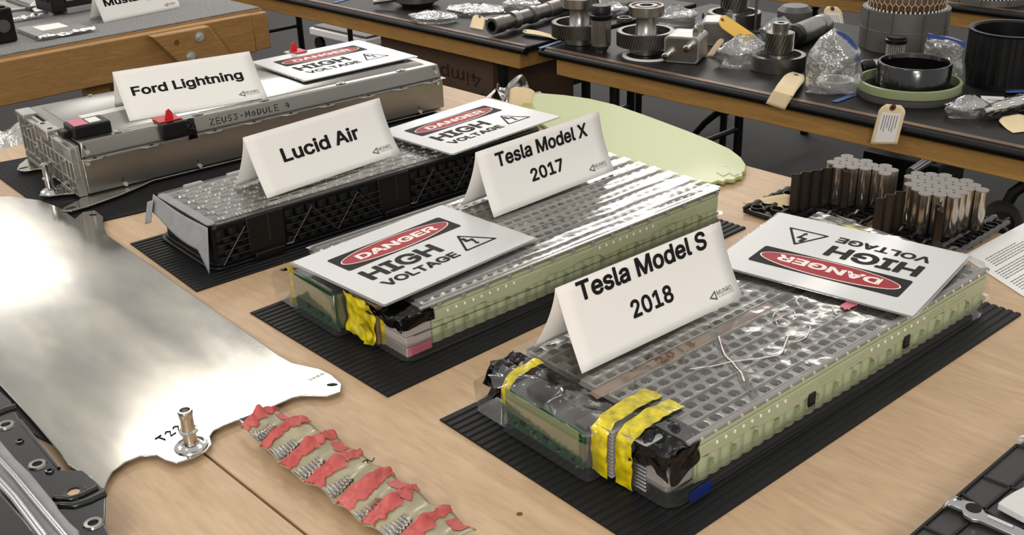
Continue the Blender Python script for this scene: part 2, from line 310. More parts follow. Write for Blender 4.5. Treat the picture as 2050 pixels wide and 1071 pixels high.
GLYPHS = {'b': {' ': (188, []), '0': (453, ['227,-7 174,1 130,24 95,62 69,113 53,178 48,254 53,330 69,395 95,447 130,484 174,508 227,516 279,508 323,484 358,447 384,395 400,330 405,254 400,178 384,113 359,62 323,24 279,1', '227,50 261,56 290,74 313,103 330,144 340,194 344,254 340,314 330,365 313,405 290,435 261,453 227,460 192,453 163,435 140,405 123,365 113,314 109,254 113,194 123,144 140,103 163,74 192,56']), '1': (453, ['76,0 76,55 391,55 391,0', '276,509 276,0 212,0 212,448 209,448 86,358 86,427 198,509']), '2': (453, ['64,0 64,47 234,229 261,257 282,282 299,305 311,327 318,348 320,371 317,397 308,419 293,436 273,449 250,457 224,460 196,457 172,447 153,433 139,413 130,390 127,362 66,362 71,405 86,442 111,473 143,496 182,511 225,516 268,511 306,497 337,474 361,445 376,411 381,372 378,345 371,318 357,290 336,259 306,223 267,180 153,60 153,57 389,57 389,0']), '7': (453, ['97,0 323,448 323,452 62,452 62,509 391,509 391,449 165,0']), '8': (453, ['226,-7 178,-2 136,11 101,33 74,62 57,96 52,135 55,166 65,195 81,220 101,241 125,256 153,265 153,267 119,282 93,308 76,342 70,380 75,417 90,450 114,477 146,498 184,511 226,516 269,511 306,498 337,477 361,450 377,417 382,380 376,342 359,308 333,282 300,267 300,265 327,256 351,241 372,220 387,195 397,166 401,135 395,96 378,62 352,33 317,11 275,-2', '226,49 258,52 285,60 307,74 323,91 333,113 337,139 333,165 322,189 305,208 283,223 256,232 226,235 196,232 169,223 147,208 130,189 119,165 115,139 119,113 129,91 145,74 167,60 195,52', '226,290 252,292 274,300 293,313 307,330 316,351 319,376 316,399 308,420 294,437 275,449 252,457 226,460 200,457 177,449 159,437 145,420 136,399 133,376 136,351 145,330 159,313 178,300 201,292']), 'A': (480, ['16,0 201,509 276,509 463,0 395,0 287,302 276,334 264,372 250,420 232,478 245,478 228,419 213,371 201,333 191,302 85,0', '110,142 110,199 370,199 370,142']), 'F': (410, ['60,0 60,509 369,509 369,452 125,452 125,278 346,278 346,221 125,221 125,0']), 'L': (393, ['60,0 60,509 125,509 125,57 361,57 361,0']), 'M': (628, ['60,0 60,509 152,509 277,187 282,174 287,159 293,141 299,123 305,103 311,84 317,65 322,49 307,49 312,65 318,83 324,102 330,121 336,140 342,158 348,174 352,187 476,509 568,509 568,0 504,0 504,291 504,308 504,327 505,347 505,369 506,391 506,413 507,435 507,457 513,457 505,433 498,409 490,386 482,363 474,341 467,322 461,305 456,291 342,0 286,0 170,291 165,304 159,321 152,340 145,361 137,384 129,408 121,432 112,457 119,457 119,437 120,416 120,394 121,372 121,350 122,328 122,309 122,291 122,0']), 'S': (447, ['224,-9 172,-4 128,9 91,31 64,60 46,96 38,137 104,137 110,110 123,88 142,71 166,59 194,52 224,49 257,52 286,60 311,74 329,92 341,114 346,139 342,161 332,179 316,193 296,205 272,214 245,222 184,239 128,260 86,289 60,326 52,372 58,413 75,448 102,476 138,498 180,511 227,516 275,511 316,498 351,476 377,449 394,415 401,378 337,378 326,412 302,437 267,453 225,459 194,456 167,448 145,435 129,418 118,398 115,376 119,352 131,334 148,319 169,308 191,300 212,293 264,279 287,272 312,264 336,252 359,238 379,220 395,198 405,171 408,139 403,99 386,64 360,34 323,11 278,-4']), 'T': (449, ['32,452 32,509 417,509 417,452 257,452 257,0 193,0 193,452']), 'X': (474, ['18,0 217,284 217,236 29,509 104,509 178,400 192,379 204,361 214,345 223,329 233,312 243,292 232,292 243,311 252,329 261,345 272,361 284,379 298,400 374,509 446,509 259,239 259,287 456,0 382,0 292,129 279,149 268,165 259,180 250,195 241,212 230,231 244,231 235,213 225,196 216,181 206,166 195,149 182,129 91,0']), 'a': (389, ['160,-9 126,-5 94,5 68,22 48,45 35,73 30,108 34,138 43,161 58,179 78,193 100,203 125,211 152,216 178,220 209,224 234,227 252,230 265,235 273,243 276,255 276,257 273,279 267,297 256,311 240,322 220,329 196,331 171,329 149,322 132,313 118,301 107,288 100,274 41,291 57,322 79,346 104,364 133,375 163,382 194,384 215,383 239,379 263,372 286,360 306,343 322,320 333,290 337,251 337,0 277,0 277,52 272,52 264,38 252,25 236,12 215,1 190,-6', '170,45 202,49 228,59 248,74 263,93 272,115 276,138 276,190 270,186 259,182 246,179 231,176 216,173 200,171 186,169 175,168 154,164 134,159 117,150 103,139 95,124 92,105 94,87 102,72 114,61 130,52 149,47']), 'c': (396, ['207,-8 159,-2 117,16 82,46 56,85 40,133 34,187 40,243 56,291 82,330 117,360 159,378 207,384 234,383 260,377 284,368 305,356 324,341 340,322 353,301 362,277 303,262 298,276 290,289 281,301 270,311 257,319 242,325 226,329 207,330 173,325 145,310 124,287 108,258 99,224 96,187 99,151 108,117 124,89 145,66 173,51 207,46 226,48 243,52 258,58 271,66 282,76 292,89 299,102 304,117 363,102 354,78 341,56 325,37 306,21 285,9 261,-1 235,-6']), 'd': (424, ['195,-8 151,-2 111,16 79,45 55,84 39,133 34,189 39,245 55,293 79,332 112,361 151,378 196,384 228,381 253,373 272,360 287,346 298,331 306,319 311,319 311,509 372,509 372,0 313,0 313,59 307,59 298,46 287,31 272,17 252,4 227,-5', '205,47 236,51 263,65 284,86 299,115 309,150 312,189 309,229 300,263 284,291 263,312 237,325 205,330 172,325 145,311 124,290 108,261 99,227 96,189 99,151 109,117 124,88 145,66 172,51']), 'e': (404, ['212,-8 161,-2 117,16 82,46 56,85 40,132 34,187 39,242 55,290 81,329 115,359 157,378 205,384 236,382 266,374 294,361 319,341 341,315 357,282 368,242 371,194 371,169 75,169 75,221 338,221 310,202 307,237 298,269 283,294 263,314 237,326 205,330 173,326 146,313 125,294 109,270 99,241 96,211 96,178 100,139 110,106 128,80 151,61 179,50 212,46 234,48 254,53 271,61 285,73 297,88 306,105 365,91 353,63 335,39 311,19 283,4 249,-5']), 'g': (425, ['207,-151 168,-148 134,-140 105,-127 82,-110 64,-91 51,-69 101,-41 110,-53 122,-66 136,-78 154,-88 178,-95 207,-97 249,-92 282,-75 304,-47 311,-6 311,68 306,68 298,56 287,41 272,28 252,16 227,8 195,5 152,10 113,27 80,53 55,90 39,136 34,191 39,246 55,293 80,332 112,361 152,378 196,384 228,382 253,373 273,360 288,346 299,331 308,319 313,319 313,379 372,379 372,-9 367,-54 350,-90 324,-117 291,-136 251,-147', '205,59 237,63 264,75 285,95 300,121 309,154 312,193 309,231 300,264 285,291 264,312 237,325 205,330 172,325 145,312 124,290 109,262 99,229 96,193 99,155 109,123 124,96 145,76 172,63']), 'h': (410, ['114,227 114,0 53,0 53,509 114,509 114,287 102,287 124,332 152,362 187,379 227,384 264,380 295,369 321,349 341,321 353,285 357,240 357,0 296,0 296,235 290,275 273,304 246,323 210,329 184,326 161,317 141,303 126,283 117,257']), 'i': (167, ['53,0 53,379 114,379 114,0', '84,443 67,446 54,455 44,468 41,483 44,499 54,512 67,521 84,524 100,521 114,512 123,499 126,483 123,468 114,455 100,446']), 'l': (189, ['139,-2 101,3 74,20 58,47 53,84 53,509 114,509 114,99 115,77 120,62 130,54 146,52 154,52 160,53 165,53 170,54 181,3 172,1 162,-1 151,-2']), 'n': (410, ['114,227 114,0 53,0 53,379 112,379 112,287 102,287 124,332 152,362 187,379 227,384 264,380 295,369 321,349 341,321 353,285 357,240 357,0 296,0 296,235 290,275 273,304 246,323 210,329 184,326 161,317 141,303 126,283 117,257']), 'o': (415, ['207,-8 159,-2 117,16 82,46 56,85 40,133 34,187 40,243 56,291 82,330 117,360 159,378 207,384 256,378 299,360 333,330 359,291 376,243 381,187 376,133 359,85 333,46 299,16 256,-2', '207,46 242,51 270,66 292,89 307,117 316,151 319,187 316,224 307,258 292,287 270,310 242,325 207,330 173,325 145,310 124,287 108,258 99,224 96,187 99,151 108,117 124,89 145,66 173,51']), 'r': (259, ['53,0 53,379 112,379 112,321 115,321 130,347 152,367 181,380 213,385 221,385 229,384 237,384 243,384 243,322 239,323 230,324 219,325 207,326 182,323 159,315 140,301 126,284 117,262 114,237 114,0']), 's': (365, ['182,-8 145,-5 112,3 84,18 62,38 45,63 36,94 94,107 105,79 124,60 150,49 181,45 217,50 244,62 262,81 268,103 265,121 254,136 237,147 212,155 149,170 104,186 72,208 53,237 47,274 51,305 65,332 87,354 115,370 149,381 187,384 223,381 254,372 279,358 299,339 314,316 324,290 268,277 258,298 243,316 219,328 187,333 156,329 131,317 114,299 109,277 112,258 124,243 144,232 172,223 229,209 275,194 306,171 325,142 331,107 326,75 312,47 290,24 260,6 223,-5']), 't': (227, ['204,379 204,327 6,327 6,379', '65,471 126,471 126,98 128,76 136,61 150,53 170,50 177,50 185,51 194,52 202,54 213,2 203,-1 192,-3 180,-4 168,-4 125,2 92,21 72,52 65,93']), 'u': (410, ['182,-5 146,-1 115,11 89,31 69,59 57,95 53,139 53,379 114,379 114,144 119,105 137,75 164,56 200,50 226,53 249,62 268,77 283,97 293,122 296,153 296,379 357,379 357,0 298,0 298,92 307,92 286,47 257,17 222,0'])}, 'k': {'A': (480, ['16,0 201,509 276,509 463,0 395,0 287,302 276,334 264,372 250,420 232,478 245,478 228,419 213,371 201,333 191,302 85,0', '110,142 110,199 370,199 370,142']), 'D': (502, ['219,0 96,0 96,57 215,57 272,63 318,81 354,110 379,149 394,198 399,255 394,312 379,361 354,399 320,428 275,446 221,452 93,452 93,509 225,509 294,501 353,478 399,441 433,391 455,329 462,255 455,181 433,119 398,68 351,31 291,8', '125,509 125,0 60,0 60,509']), 'E': (419, ['60,0 60,509 372,509 372,452 125,452 125,286 355,286 355,229 125,229 125,57 375,57 375,0']), 'G': (520, ['269,-7 205,1 149,25 104,64 69,116 47,179 40,254 47,329 69,393 103,445 149,484 203,508 265,516 304,513 340,504 374,489 403,469 429,445 449,416 465,384 474,349 408,349 399,372 387,393 373,411 356,427 337,439 315,448 291,454 265,456 222,450 183,432 150,404 125,364 109,314 103,254 109,194 125,145 151,105 184,76 224,59 269,53 309,57 345,71 374,93 396,123 410,160 415,202 434,199 283,199 283,256 478,256 478,200 471,141 451,91 419,50 377,19 326,0']), 'H': (517, ['60,0 60,509 125,509 125,289 392,289 392,509 457,509 457,0 392,0 392,232 125,232 125,0']), 'I': (300, ['31,0 31,57 118,57 118,452 31,452 31,509 269,509 269,452 183,452 183,57 269,57 269,0']), 'L': (393, ['60,0 60,509 125,509 125,57 361,57 361,0']), 'N': (523, ['60,0 60,509 136,509 343,183 352,169 363,151 375,130 388,107 401,82 414,55 405,54 402,81 401,108 400,134 399,157 399,178 399,195 399,509 463,509 463,0 387,0 202,290 190,310 177,331 164,354 148,381 130,413 108,452 119,454 121,417 122,384 123,354 124,328 125,307 125,291 125,0']), 'O': (533, ['267,-7 205,1 150,25 105,63 70,115 48,179 40,254 48,329 70,393 105,445 150,484 205,508 267,516 329,508 384,484 429,445 464,393 486,329 493,254 486,179 464,115 429,63 384,25 329,1', '267,53 310,59 349,76 383,105 408,144 425,194 430,254 425,314 408,365 383,404 349,433 310,450 267,456 223,450 184,433 151,404 125,364 109,314 103,254 109,194 125,144 151,105 184,76 223,59']), 'R': (449, ['60,0 60,509 236,509 290,504 333,489 367,465 390,433 405,395 409,352 405,309 390,271 367,240 333,217 289,203 236,198 96,198 96,255 234,255 269,258 298,267 319,281 334,300 342,324 345,352 342,380 334,405 319,425 298,440 269,449 233,452 125,452 125,0', '353,0 230,229 303,229 428,0']), 'T': (449, ['32,452 32,509 417,509 417,452 257,452 257,0 193,0 193,452']), 'V': (480, ['204,0 16,509 84,509 192,206 203,176 215,137 230,89 248,31 235,31 252,90 267,138 279,176 290,206 395,509 463,509 278,0'])}, 'r': {' ': (188, []), '&': (448, ['197,-7 150,-2 110,12 78,34 54,62 39,96 34,133 37,163 47,189 63,213 85,235 111,256 140,279 216,335 226,343 237,352 246,363 255,375 260,389 262,405 258,427 245,445 226,457 201,461 184,459 168,453 155,444 145,431 139,416 137,399 139,380 145,363 155,346 169,327 185,307 204,284 438,0 364,0 171,231 144,264 121,293 102,319 87,344 78,370 75,398 79,430 91,458 109,481 134,499 165,510 200,513 235,510 266,499 290,482 308,459 320,433 324,404 322,382 315,362 305,342 291,325 275,308 256,293 154,217 128,195 110,174 100,154 97,131 100,108 109,87 124,70 143,57 166,49 193,46 223,50 251,59 278,75 301,95 321,121 336,151 346,186 349,224 408,224 405,180 397,144 385,115 371,92 357,75 345,62 333,47 305,23 271,7 234,-3']), '.': (188, ['95,-4 78,-1 63,9 53,24 50,41 53,59 63,73 78,83 95,87 113,83 128,73 138,59 141,41 138,24 128,9 113,-1']), '4': (453, ['40,105 40,158 247,509 311,509 109,166 109,163 413,163 413,105', '282,0 282,121 282,146 282,318 343,318 343,0']), 'A': (480, ['16,0 201,509 276,509 463,0 395,0 287,302 276,334 264,372 250,420 232,478 245,478 228,419 213,371 201,333 191,302 85,0', '110,142 110,199 370,199 370,142']), 'C': (510, ['267,-7 205,1 150,25 104,63 70,115 48,179 40,254 48,329 70,393 104,445 150,484 205,508 267,516 305,513 340,504 373,490 402,471 427,447 448,418 463,385 473,348 408,348 401,373 389,395 375,413 357,428 337,440 315,449 292,454 267,456 223,450 184,432 150,403 125,364 109,314 103,254 109,194 125,145 151,105 184,76 223,59 267,53 292,55 315,60 337,69 357,81 375,96 389,114 401,136 408,160 473,160 463,124 448,91 428,62 402,38 373,19 341,5 305,-4']), 'E': (419, ['60,0 60,509 372,509 372,452 125,452 125,286 355,286 355,229 125,229 125,57 375,57 375,0']), 'I': (300, ['31,0 31,57 118,57 118,452 31,452 31,509 269,509 269,452 183,452 183,57 269,57 269,0']), 'M': (628, ['60,0 60,509 152,509 277,187 282,174 287,159 293,141 299,123 305,103 311,84 317,65 322,49 307,49 312,65 318,83 324,102 330,121 336,140 342,158 348,174 352,187 476,509 568,509 568,0 504,0 504,291 504,308 504,327 505,347 505,369 506,391 506,413 507,435 507,457 513,457 505,433 498,409 490,386 482,363 474,341 467,322 461,305 456,291 342,0 286,0 170,291 165,304 159,321 152,340 145,361 137,384 129,408 121,432 112,457 119,457 119,437 120,416 120,394 121,372 121,350 122,328 122,309 122,291 122,0']), 'N': (523, ['60,0 60,509 136,509 343,183 352,169 363,151 375,130 388,107 401,82 414,55 405,54 402,81 401,108 400,134 399,157 399,178 399,195 399,509 463,509 463,0 387,0 202,290 190,310 177,331 164,354 148,381 130,413 108,452 119,454 121,417 122,384 123,354 124,328 125,307 125,291 125,0']), 'O': (533, ['267,-7 205,1 150,25 105,63 70,115 48,179 40,254 48,329 70,393 105,445 150,484 205,508 267,516 329,508 384,484 429,445 464,393 486,329 493,254 486,179 464,115 429,63 384,25 329,1', '267,53 310,59 349,76 383,105 408,144 425,194 430,254 425,314 408,365 383,404 349,433 310,450 267,456 223,450 184,433 151,404 125,364 109,314 103,254 109,194 125,144 151,105 184,76 223,59']), 'R': (449, ['60,0 60,509 236,509 290,504 333,489 367,465 390,433 405,395 409,352 405,309 390,271 367,240 333,217 289,203 236,198 96,198 96,255 234,255 269,258 298,267 319,281 334,300 342,324 345,352 342,380 334,405 319,425 298,440 269,449 233,452 125,452 125,0', '353,0 230,229 303,229 428,0']), 'S': (447, ['224,-9 172,-4 128,9 91,31 64,60 46,96 38,137 104,137 110,110 123,88 142,71 166,59 194,52 224,49 257,52 286,60 311,74 329,92 341,114 346,139 342,161 332,179 316,193 296,205 272,214 245,222 184,239 128,260 86,289 60,326 52,372 58,413 75,448 102,476 138,498 180,511 227,516 275,511 316,498 351,476 377,449 394,415 401,378 337,378 326,412 302,437 267,453 225,459 194,456 167,448 145,435 129,418 118,398 115,376 119,352 131,334 148,319 169,308 191,300 212,293 264,279 287,272 312,264 336,252 359,238 379,220 395,198 405,171 408,139 403,99 386,64 360,34 323,11 278,-4']), 'T': (449, ['32,452 32,509 417,509 417,452 257,452 257,0 193,0 193,452']), 'U': (517, ['259,-8 203,-2 154,15 114,43 85,80 66,124 60,173 60,509 124,509 124,178 128,144 141,113 160,87 187,68 220,56 259,52 298,56 331,68 357,87 377,113 389,144 393,178 393,509 457,509 457,173 451,124 433,80 403,43 363,15 315,-2']), 'i': (167, ['53,0 53,379 114,379 114,0', '84,443 67,446 54,455 44,468 41,483 44,499 54,512 67,521 84,524 100,521 114,512 123,499 126,483 123,468 114,455 100,446']), 'm': (610, ['53,0 53,379 112,379 112,295 108,295 118,323 132,346 151,363 172,376 195,384 219,386 257,380 287,361 309,331 321,295 312,295 322,321 337,343 357,361 381,375 407,383 437,386 468,383 497,372 522,354 541,328 553,296 557,255 557,0 496,0 496,254 490,289 473,313 447,326 419,330 395,328 374,320 358,307 345,290 338,270 335,247 335,0 274,0 274,260 269,288 253,311 229,326 199,330 178,328 158,320 140,307 126,289 117,266 114,238 114,0']), 'n': (410, ['114,227 114,0 53,0 53,379 112,379 112,287 102,287 124,332 152,362 187,379 227,384 264,380 295,369 321,349 341,321 353,285 357,240 357,0 296,0 296,235 290,275 273,304 246,323 210,329 184,326 161,317 141,303 126,283 117,257']), 'p': (424, ['53,-143 53,379 112,379 112,319 118,319 126,331 137,346 152,360 171,373 197,381 229,384 274,378 313,361 345,332 370,293 385,245 390,189 385,133 370,84 346,45 313,16 274,-2 229,-8 198,-5 173,4 153,17 138,31 127,46 118,59 114,59 114,-143', '220,47 253,51 279,66 301,88 316,117 325,151 328,189 325,227 316,261 301,290 280,311 253,325 220,330 188,325 161,312 140,291 125,263 116,229 113,189 116,150 125,115 140,86 162,65 188,51']), 'r': (259, ['53,0 53,379 112,379 112,321 115,321 130,347 152,367 181,380 213,385 221,385 229,384 237,384 243,384 243,322 239,323 230,324 219,325 207,326 182,323 159,315 140,301 126,284 117,262 114,237 114,0']), 't': (227, ['204,379 204,327 6,327 6,379', '65,471 126,471 126,98 128,76 136,61 150,53 170,50 177,50 185,51 194,52 202,54 213,2 203,-1 192,-3 180,-4 168,-4 125,2 92,21 72,52 65,93'])}}
_tc = {}
WEIGHT = {'b': .026, 'k': .032, 'r': .004}
def inside(p, l):
    c = False
    for i in range(len(l)):
        a, b = l[i-1], l[i]
        if (a.y > p.y) != (b.y > p.y) and p.x < (b.x-a.x)*(p.y-a.y)/(b.y-a.y)+a.x: c = not c
    return c
def hole_in(l, lps):
    cen = sum(l, Vector((0, 0, 0)))/len(l)
    return any(o is not l and inside(l[0], o) and inside(cen, o) for o in lps)
def text_mesh(txt, key='b', spacing=1.0):
    "flat letters from stored outlines (thousandths of an em)"
    k = (txt, key)
    if k not in _tc:
        vs = []; fs = []; x = 0
        for ch in txt:
            ad, loops = GLYPHS[key].get(ch) or GLYPHS['b'][ch]
            lp = [[Vector(((float(p.split(',')[0])+x)/1000, float(p.split(',')[1])/1000, 0)) for p in l.split()] for l in loops]
            holes = [l for l in lp if hole_in(l, lp)]
            for l in lp:
                if l in holes: continue
                grp = [l]+[h for h in holes if inside(h[0], l)]
                n = len(vs); tr = tessellate_polygon(grp)
                for g_ in grp: vs += [tuple(p) for p in g_]
                fs += [tuple(i+n for i in t) for t in tr]
            for l in lp:                       # outline band that gives the weight
                d = WEIGHT[key]; m_ = len(l)
                for i in range(m_):
                    p, q = l[i-1], l[i]; e = (q-p).normalized()*d; w_ = Vector((-e.y, e.x, 0)); e = e*.55; n = len(vs)
                    zz = Vector((0, 0, 2e-5*(1+i % 7))); vs += [tuple(a_+zz) for a_ in (p-e-w_, q+e-w_, q+e+w_, p-e+w_)]; fs.append((n, n+1, n+2, n+3))
            x += ad
        _tc[k] = (vs, fs)
    return _tc[k]
def lettering(mb, txt, x0, x1, y0, y1, fn=None, key='b', z=0.0):
    "flat letters filling the box x0..x1, y0..y1 (cap height to baseline)"
    vs, fs = text_mesh(txt, key)
    xa = min(v[0] for v in vs); xb = max(v[0] for v in vs); ya = min(v[1] for v in vs); yb = max(v[1] for v in vs)
    out = [(x0+(v[0]-xa)/(xb-xa)*(x1-x0), y0+(v[1]-ya)/(yb-ya)*(y1-y0), z+v[2]) for v in vs]
    if fn: out = [fn(*p) for p in out]
    mb.add(out, fs)
GL = {'Z': [[(0, 1), (.9, 1), (0, 0), (1, 0)]], 'E': [[(.9, 1), (.1, 1), (.1, 0), (1, 0)], [(.1, .5), (.8, .5)]],
      'U': [[(0, .9), (.05, .2), (.4, 0), (.8, .2), (.9, .9)]], 'S': [[(.9, .9), (.4, 1), (.05, .75), (.8, .35), (.5, 0), (0, .1)]],
      '3': [[(0, .95), (.8, .95), (.35, .55), (.85, .3), (.4, 0), (0, .12)]], '-': [[(.2, .5), (.7, .5)]],
      'M': [[(0, 0), (.1, 1), (.5, .3), (.85, 1), (1, 0)]], 'O': [[(.5, .7), (.1, .5), (.2, .05), (.7, .05), (.85, .5), (.5, .7)]],
      'D': [[(.1, 0), (.1, 1), (.8, .75), (.85, .3), (.1, 0)]], 'L': [[(.1, 1), (.1, 0), (.8, 0)]],
      '4': [[(.2, 1), (.05, .42), (.95, .42)], [(.65, .95), (.65, 0)]], 'T': [[(0, 1), (1, 1)], [(.5, 1), (.5, 0)]],
      '2': [[(.1, .8), (.5, 1), (.85, .7), (.1, 0), (.95, 0)]], '0': [[(.5, 1), (.1, .6), (.3, 0), (.8, .3), (.8, .8), (.5, 1)]],
      '1': [[(.5, 1), (.4, 0)]], '8': [[(.5, .5), (.1, .75), (.5, 1), (.85, .75), (.15, .25), (.5, 0), (.9, .25), (.5, .5)]], 'I': [[(.5, 1), (.5, 0)]]}
def scrawl(mb, txt, fn, x0, y0, wd, h, gap=1.35, r=.0006):
    "hand-drawn capitals as pen strokes; fn maps (x, y) to a point"
    x = x0
    for ch in txt:
        for st in GL.get(ch, []): mb.tube([fn(x+p*wd, y0+q*h) for p, q in st], r, 5)
        x += wd*gap

# table frame: x along the tables, y away from the camera
TZ = -0.824
UU = Vector((math.cos(TZ), math.sin(TZ), 0)); NN = Vector((-math.sin(TZ), math.cos(TZ), 0))
def fr(u, n, z=0.0): return UU*u+NN*n+Vector((0, 0, z))
def uv_(p): return (p.dot(UU), p.dot(NN))
FLOOR = -0.87

# ---------------------------------------------------------------- setting
fl = MB().box(-14, 14, -6, 20, FLOOR-.05, FLOOR).build('floor', 'floor'); fl['kind'] = 'structure'

# main work table: two plywood sheets on a pine frame
wt = thing('work_table', 'large plywood work table carrying the battery packs', 'table', fr(-2.664, -.87, 0), TZ)
TL, TD = 3.9, 1.876+.87
for y0, y1 in ((0, 1.372), (1.376, TD)):
    MB().box(0, TL, y0, y1, -.021, 0).build('plywood_sheet', 'ply', wt, bevel=.0015)
for y in (0.03, TD-.07): MB().box(.03, TL-.03, y, y+.04, -.13, -.0215).build('apron_board', 'pine', wt, bevel=.003)
for x in (.03, TL/2, TL-.07): MB().box(x, x+.04, .075, TD-.075, -.13, -.0215).build('cross_board', 'pine', wt, bevel=.003)
for x in (.08, TL-.18):
    for y in (.08, TD-.18): MB().box(x, x+.1, y, y+.1, FLOOR, -.131).build('leg', 'pine', wt, bevel=.004)

# ---------------------------------------------------------------- ribbed rubber mats
def mat_obj(label, x, y, rz, L, W, pitch, curl=0.0, wob=0.0):
    n = int(W/pitch); mb = MB(); prof = []
    for i in range(n):
        y0 = W*i/n; p = W/n
        prof += [(y0, .0022), (y0+.12*p, .0040), (y0+.62*p, .0040), (y0+.74*p, .0022)]
    prof.append((W, .0022))
    nx = 40; m = len(prof); vs = []
    def bend(xx, yy):
        t = max(0, .3-xx)/.3
        e = wob*math.sin(yy*23+1)*.5+wob*math.sin(yy*61)*.3 if xx < .001 else 0
        return xx+e, yy+curl*t*t
    for i in range(nx+1):
        xx = L*i/nx
        for yy, zz in prof:
            a, b = bend(xx, yy); vs.append((a, b, zz))
    fs = [(i*m+j, (i+1)*m+j, (i+1)*m+j+1, i*m+j+1) for i in range(nx) for j in range(m-1)]
    base = len(vs)
    for i in range(nx+1):
        for yy in (0, W):
            a, b = bend(L*i/nx, yy); vs.append((a, b, 0.0002))
    for i in range(nx):
        fs += [(base+2*i, base+2*i+2, (i+1)*m, i*m), (base+2*i+3, base+2*i+1, i*m+m-1, (i+1)*m+m-1), (base+2*i, base+2*i+1, base+2*i+3, base+2*i+2)]
    fs.append(tuple([base, ]+list(range(0, m))+[base+1])); fs.append(tuple([base+2*nx+1]+[nx*m+j for j in range(m-1, -1, -1)]+[base+2*nx]))
    mb.add(vs, fs)
    o = mb.build('rubber_mat', 'rubber', None, smooth=30, loc=(x, y, 0), rz=rz)
    return tag(o, label, 'mat', None)
mat_obj('black ribbed rubber mat under the nearest pack, lower right', .147, .942, .702, .836, .389, .0125)
mat_obj('black ribbed rubber mat under the clear pack with a sign on its near end', -.1796, 1.3019, .7346, .8325, .372, .0125)
mat_obj('black ribbed rubber mat under the black lattice-sided module', -.538, 1.665, .686, .86, .285, .0125)
mat_obj('black ribbed rubber mat with curled corner under the large aluminium pack', -.847, 1.949, .702, .98, .53, .0125, curl=.03)

# ---------------------------------------------------------------- signs and cards
def danger_sign(label, x, y, z, rz, W=.3206, H=.229, tilt=(0, 0)):
    t = thing('warning_sign', label, 'sign', (x, y, z), rz)
    t.rotation_euler = (tilt[0], tilt[1], rz)
    s = H
    def q(a, b): return (a*W/1.4, b*H)
    MB().prism(rrect(-.004, W+.004, -.004, H+.004, .006), 0, .0008).build('laminate', 'clear', t)
    MB().prism(rrect(0, W, 0, H, .004), .0009, .0022).build('board', 'sign', t)
    MB().prism([q(*p) for p in rrect(.165, 1.21, .57, .83, .02)], .0023, .0026).build('black_band', 'ink', t)
    def oval(rx, ry): return [q(.69+rx*math.cos(2*PI*k/48), .70+ry*math.sin(2*PI*k/48)) for k in range(48)]
    MB().prism(oval(.492, .118), .0027, .0029).build('oval_rim', 'pinkw', t)
    MB().prism(oval(.482, .108), .0030, .0032).build('red_oval', 'red', t)
    m = MB(); lettering(m, 'DANGER', *(q(.33, 0)[0], q(1.055, 0)[0]), .648*H, .742*H, key='k', z=.0034); m.build('danger_lettering', 'pinkw', t)
    m = MB(); lettering(m, 'HIGH', q(.175, 0)[0], q(.826, 0)[0], .33*H, .508*H, key='k', z=.0025)
    lettering(m, 'VOLTAGE', q(.18, 0)[0], q(.842, 0)[0], .18*H, .276*H, key='k', z=.0025); m.build('high_voltage_lettering', 'ink', t)
    # warning triangle with a bolt
    P = [Vector((.905, .205)), Vector((1.222, .205)), Vector((1.055, .465))]
    cen = (P[0]+P[1]+P[2])/3
    def rt(sc):
        out = []
        V = [cen+(p-cen)*sc for p in P]
        for i in range(3):
            a, b, c = V[i-1], V[i], V[(i+1) % 3]
            d1 = (a-b).normalized(); d2 = (c-b).normalized(); r = .022*sc
            for k in range(5):
                f = k/4; pt = b+d1*r*(1-f)**2+d2*r*f**2
                out.append((pt.x*W/1.4, pt.y*H))
        return out
    o1, o2 = rt(1.0), rt(.80); n = len(o1); z = .0025
    MB().add([(a, b, z) for a, b in o1]+[(a, b, z) for a, b in o2], [(i, (i+1) % n, n+(i+1) % n, n+i) for i in range(n)]).build('triangle_outline', 'ink', t)
    bolt = [(1.03, .40), (1.06, .395), (1.055, .345), (1.10, .345), (1.075, .262), (1.092, .268), (1.065, .235), (1.045, .272), (1.06, .268), (1.068, .318), (1.02, .322)]
    MB().add([(*q(a, b), z) for a, b in bolt], [tuple(range(len(bolt)))]).build('bolt_symbol', 'ink', t)
    return t

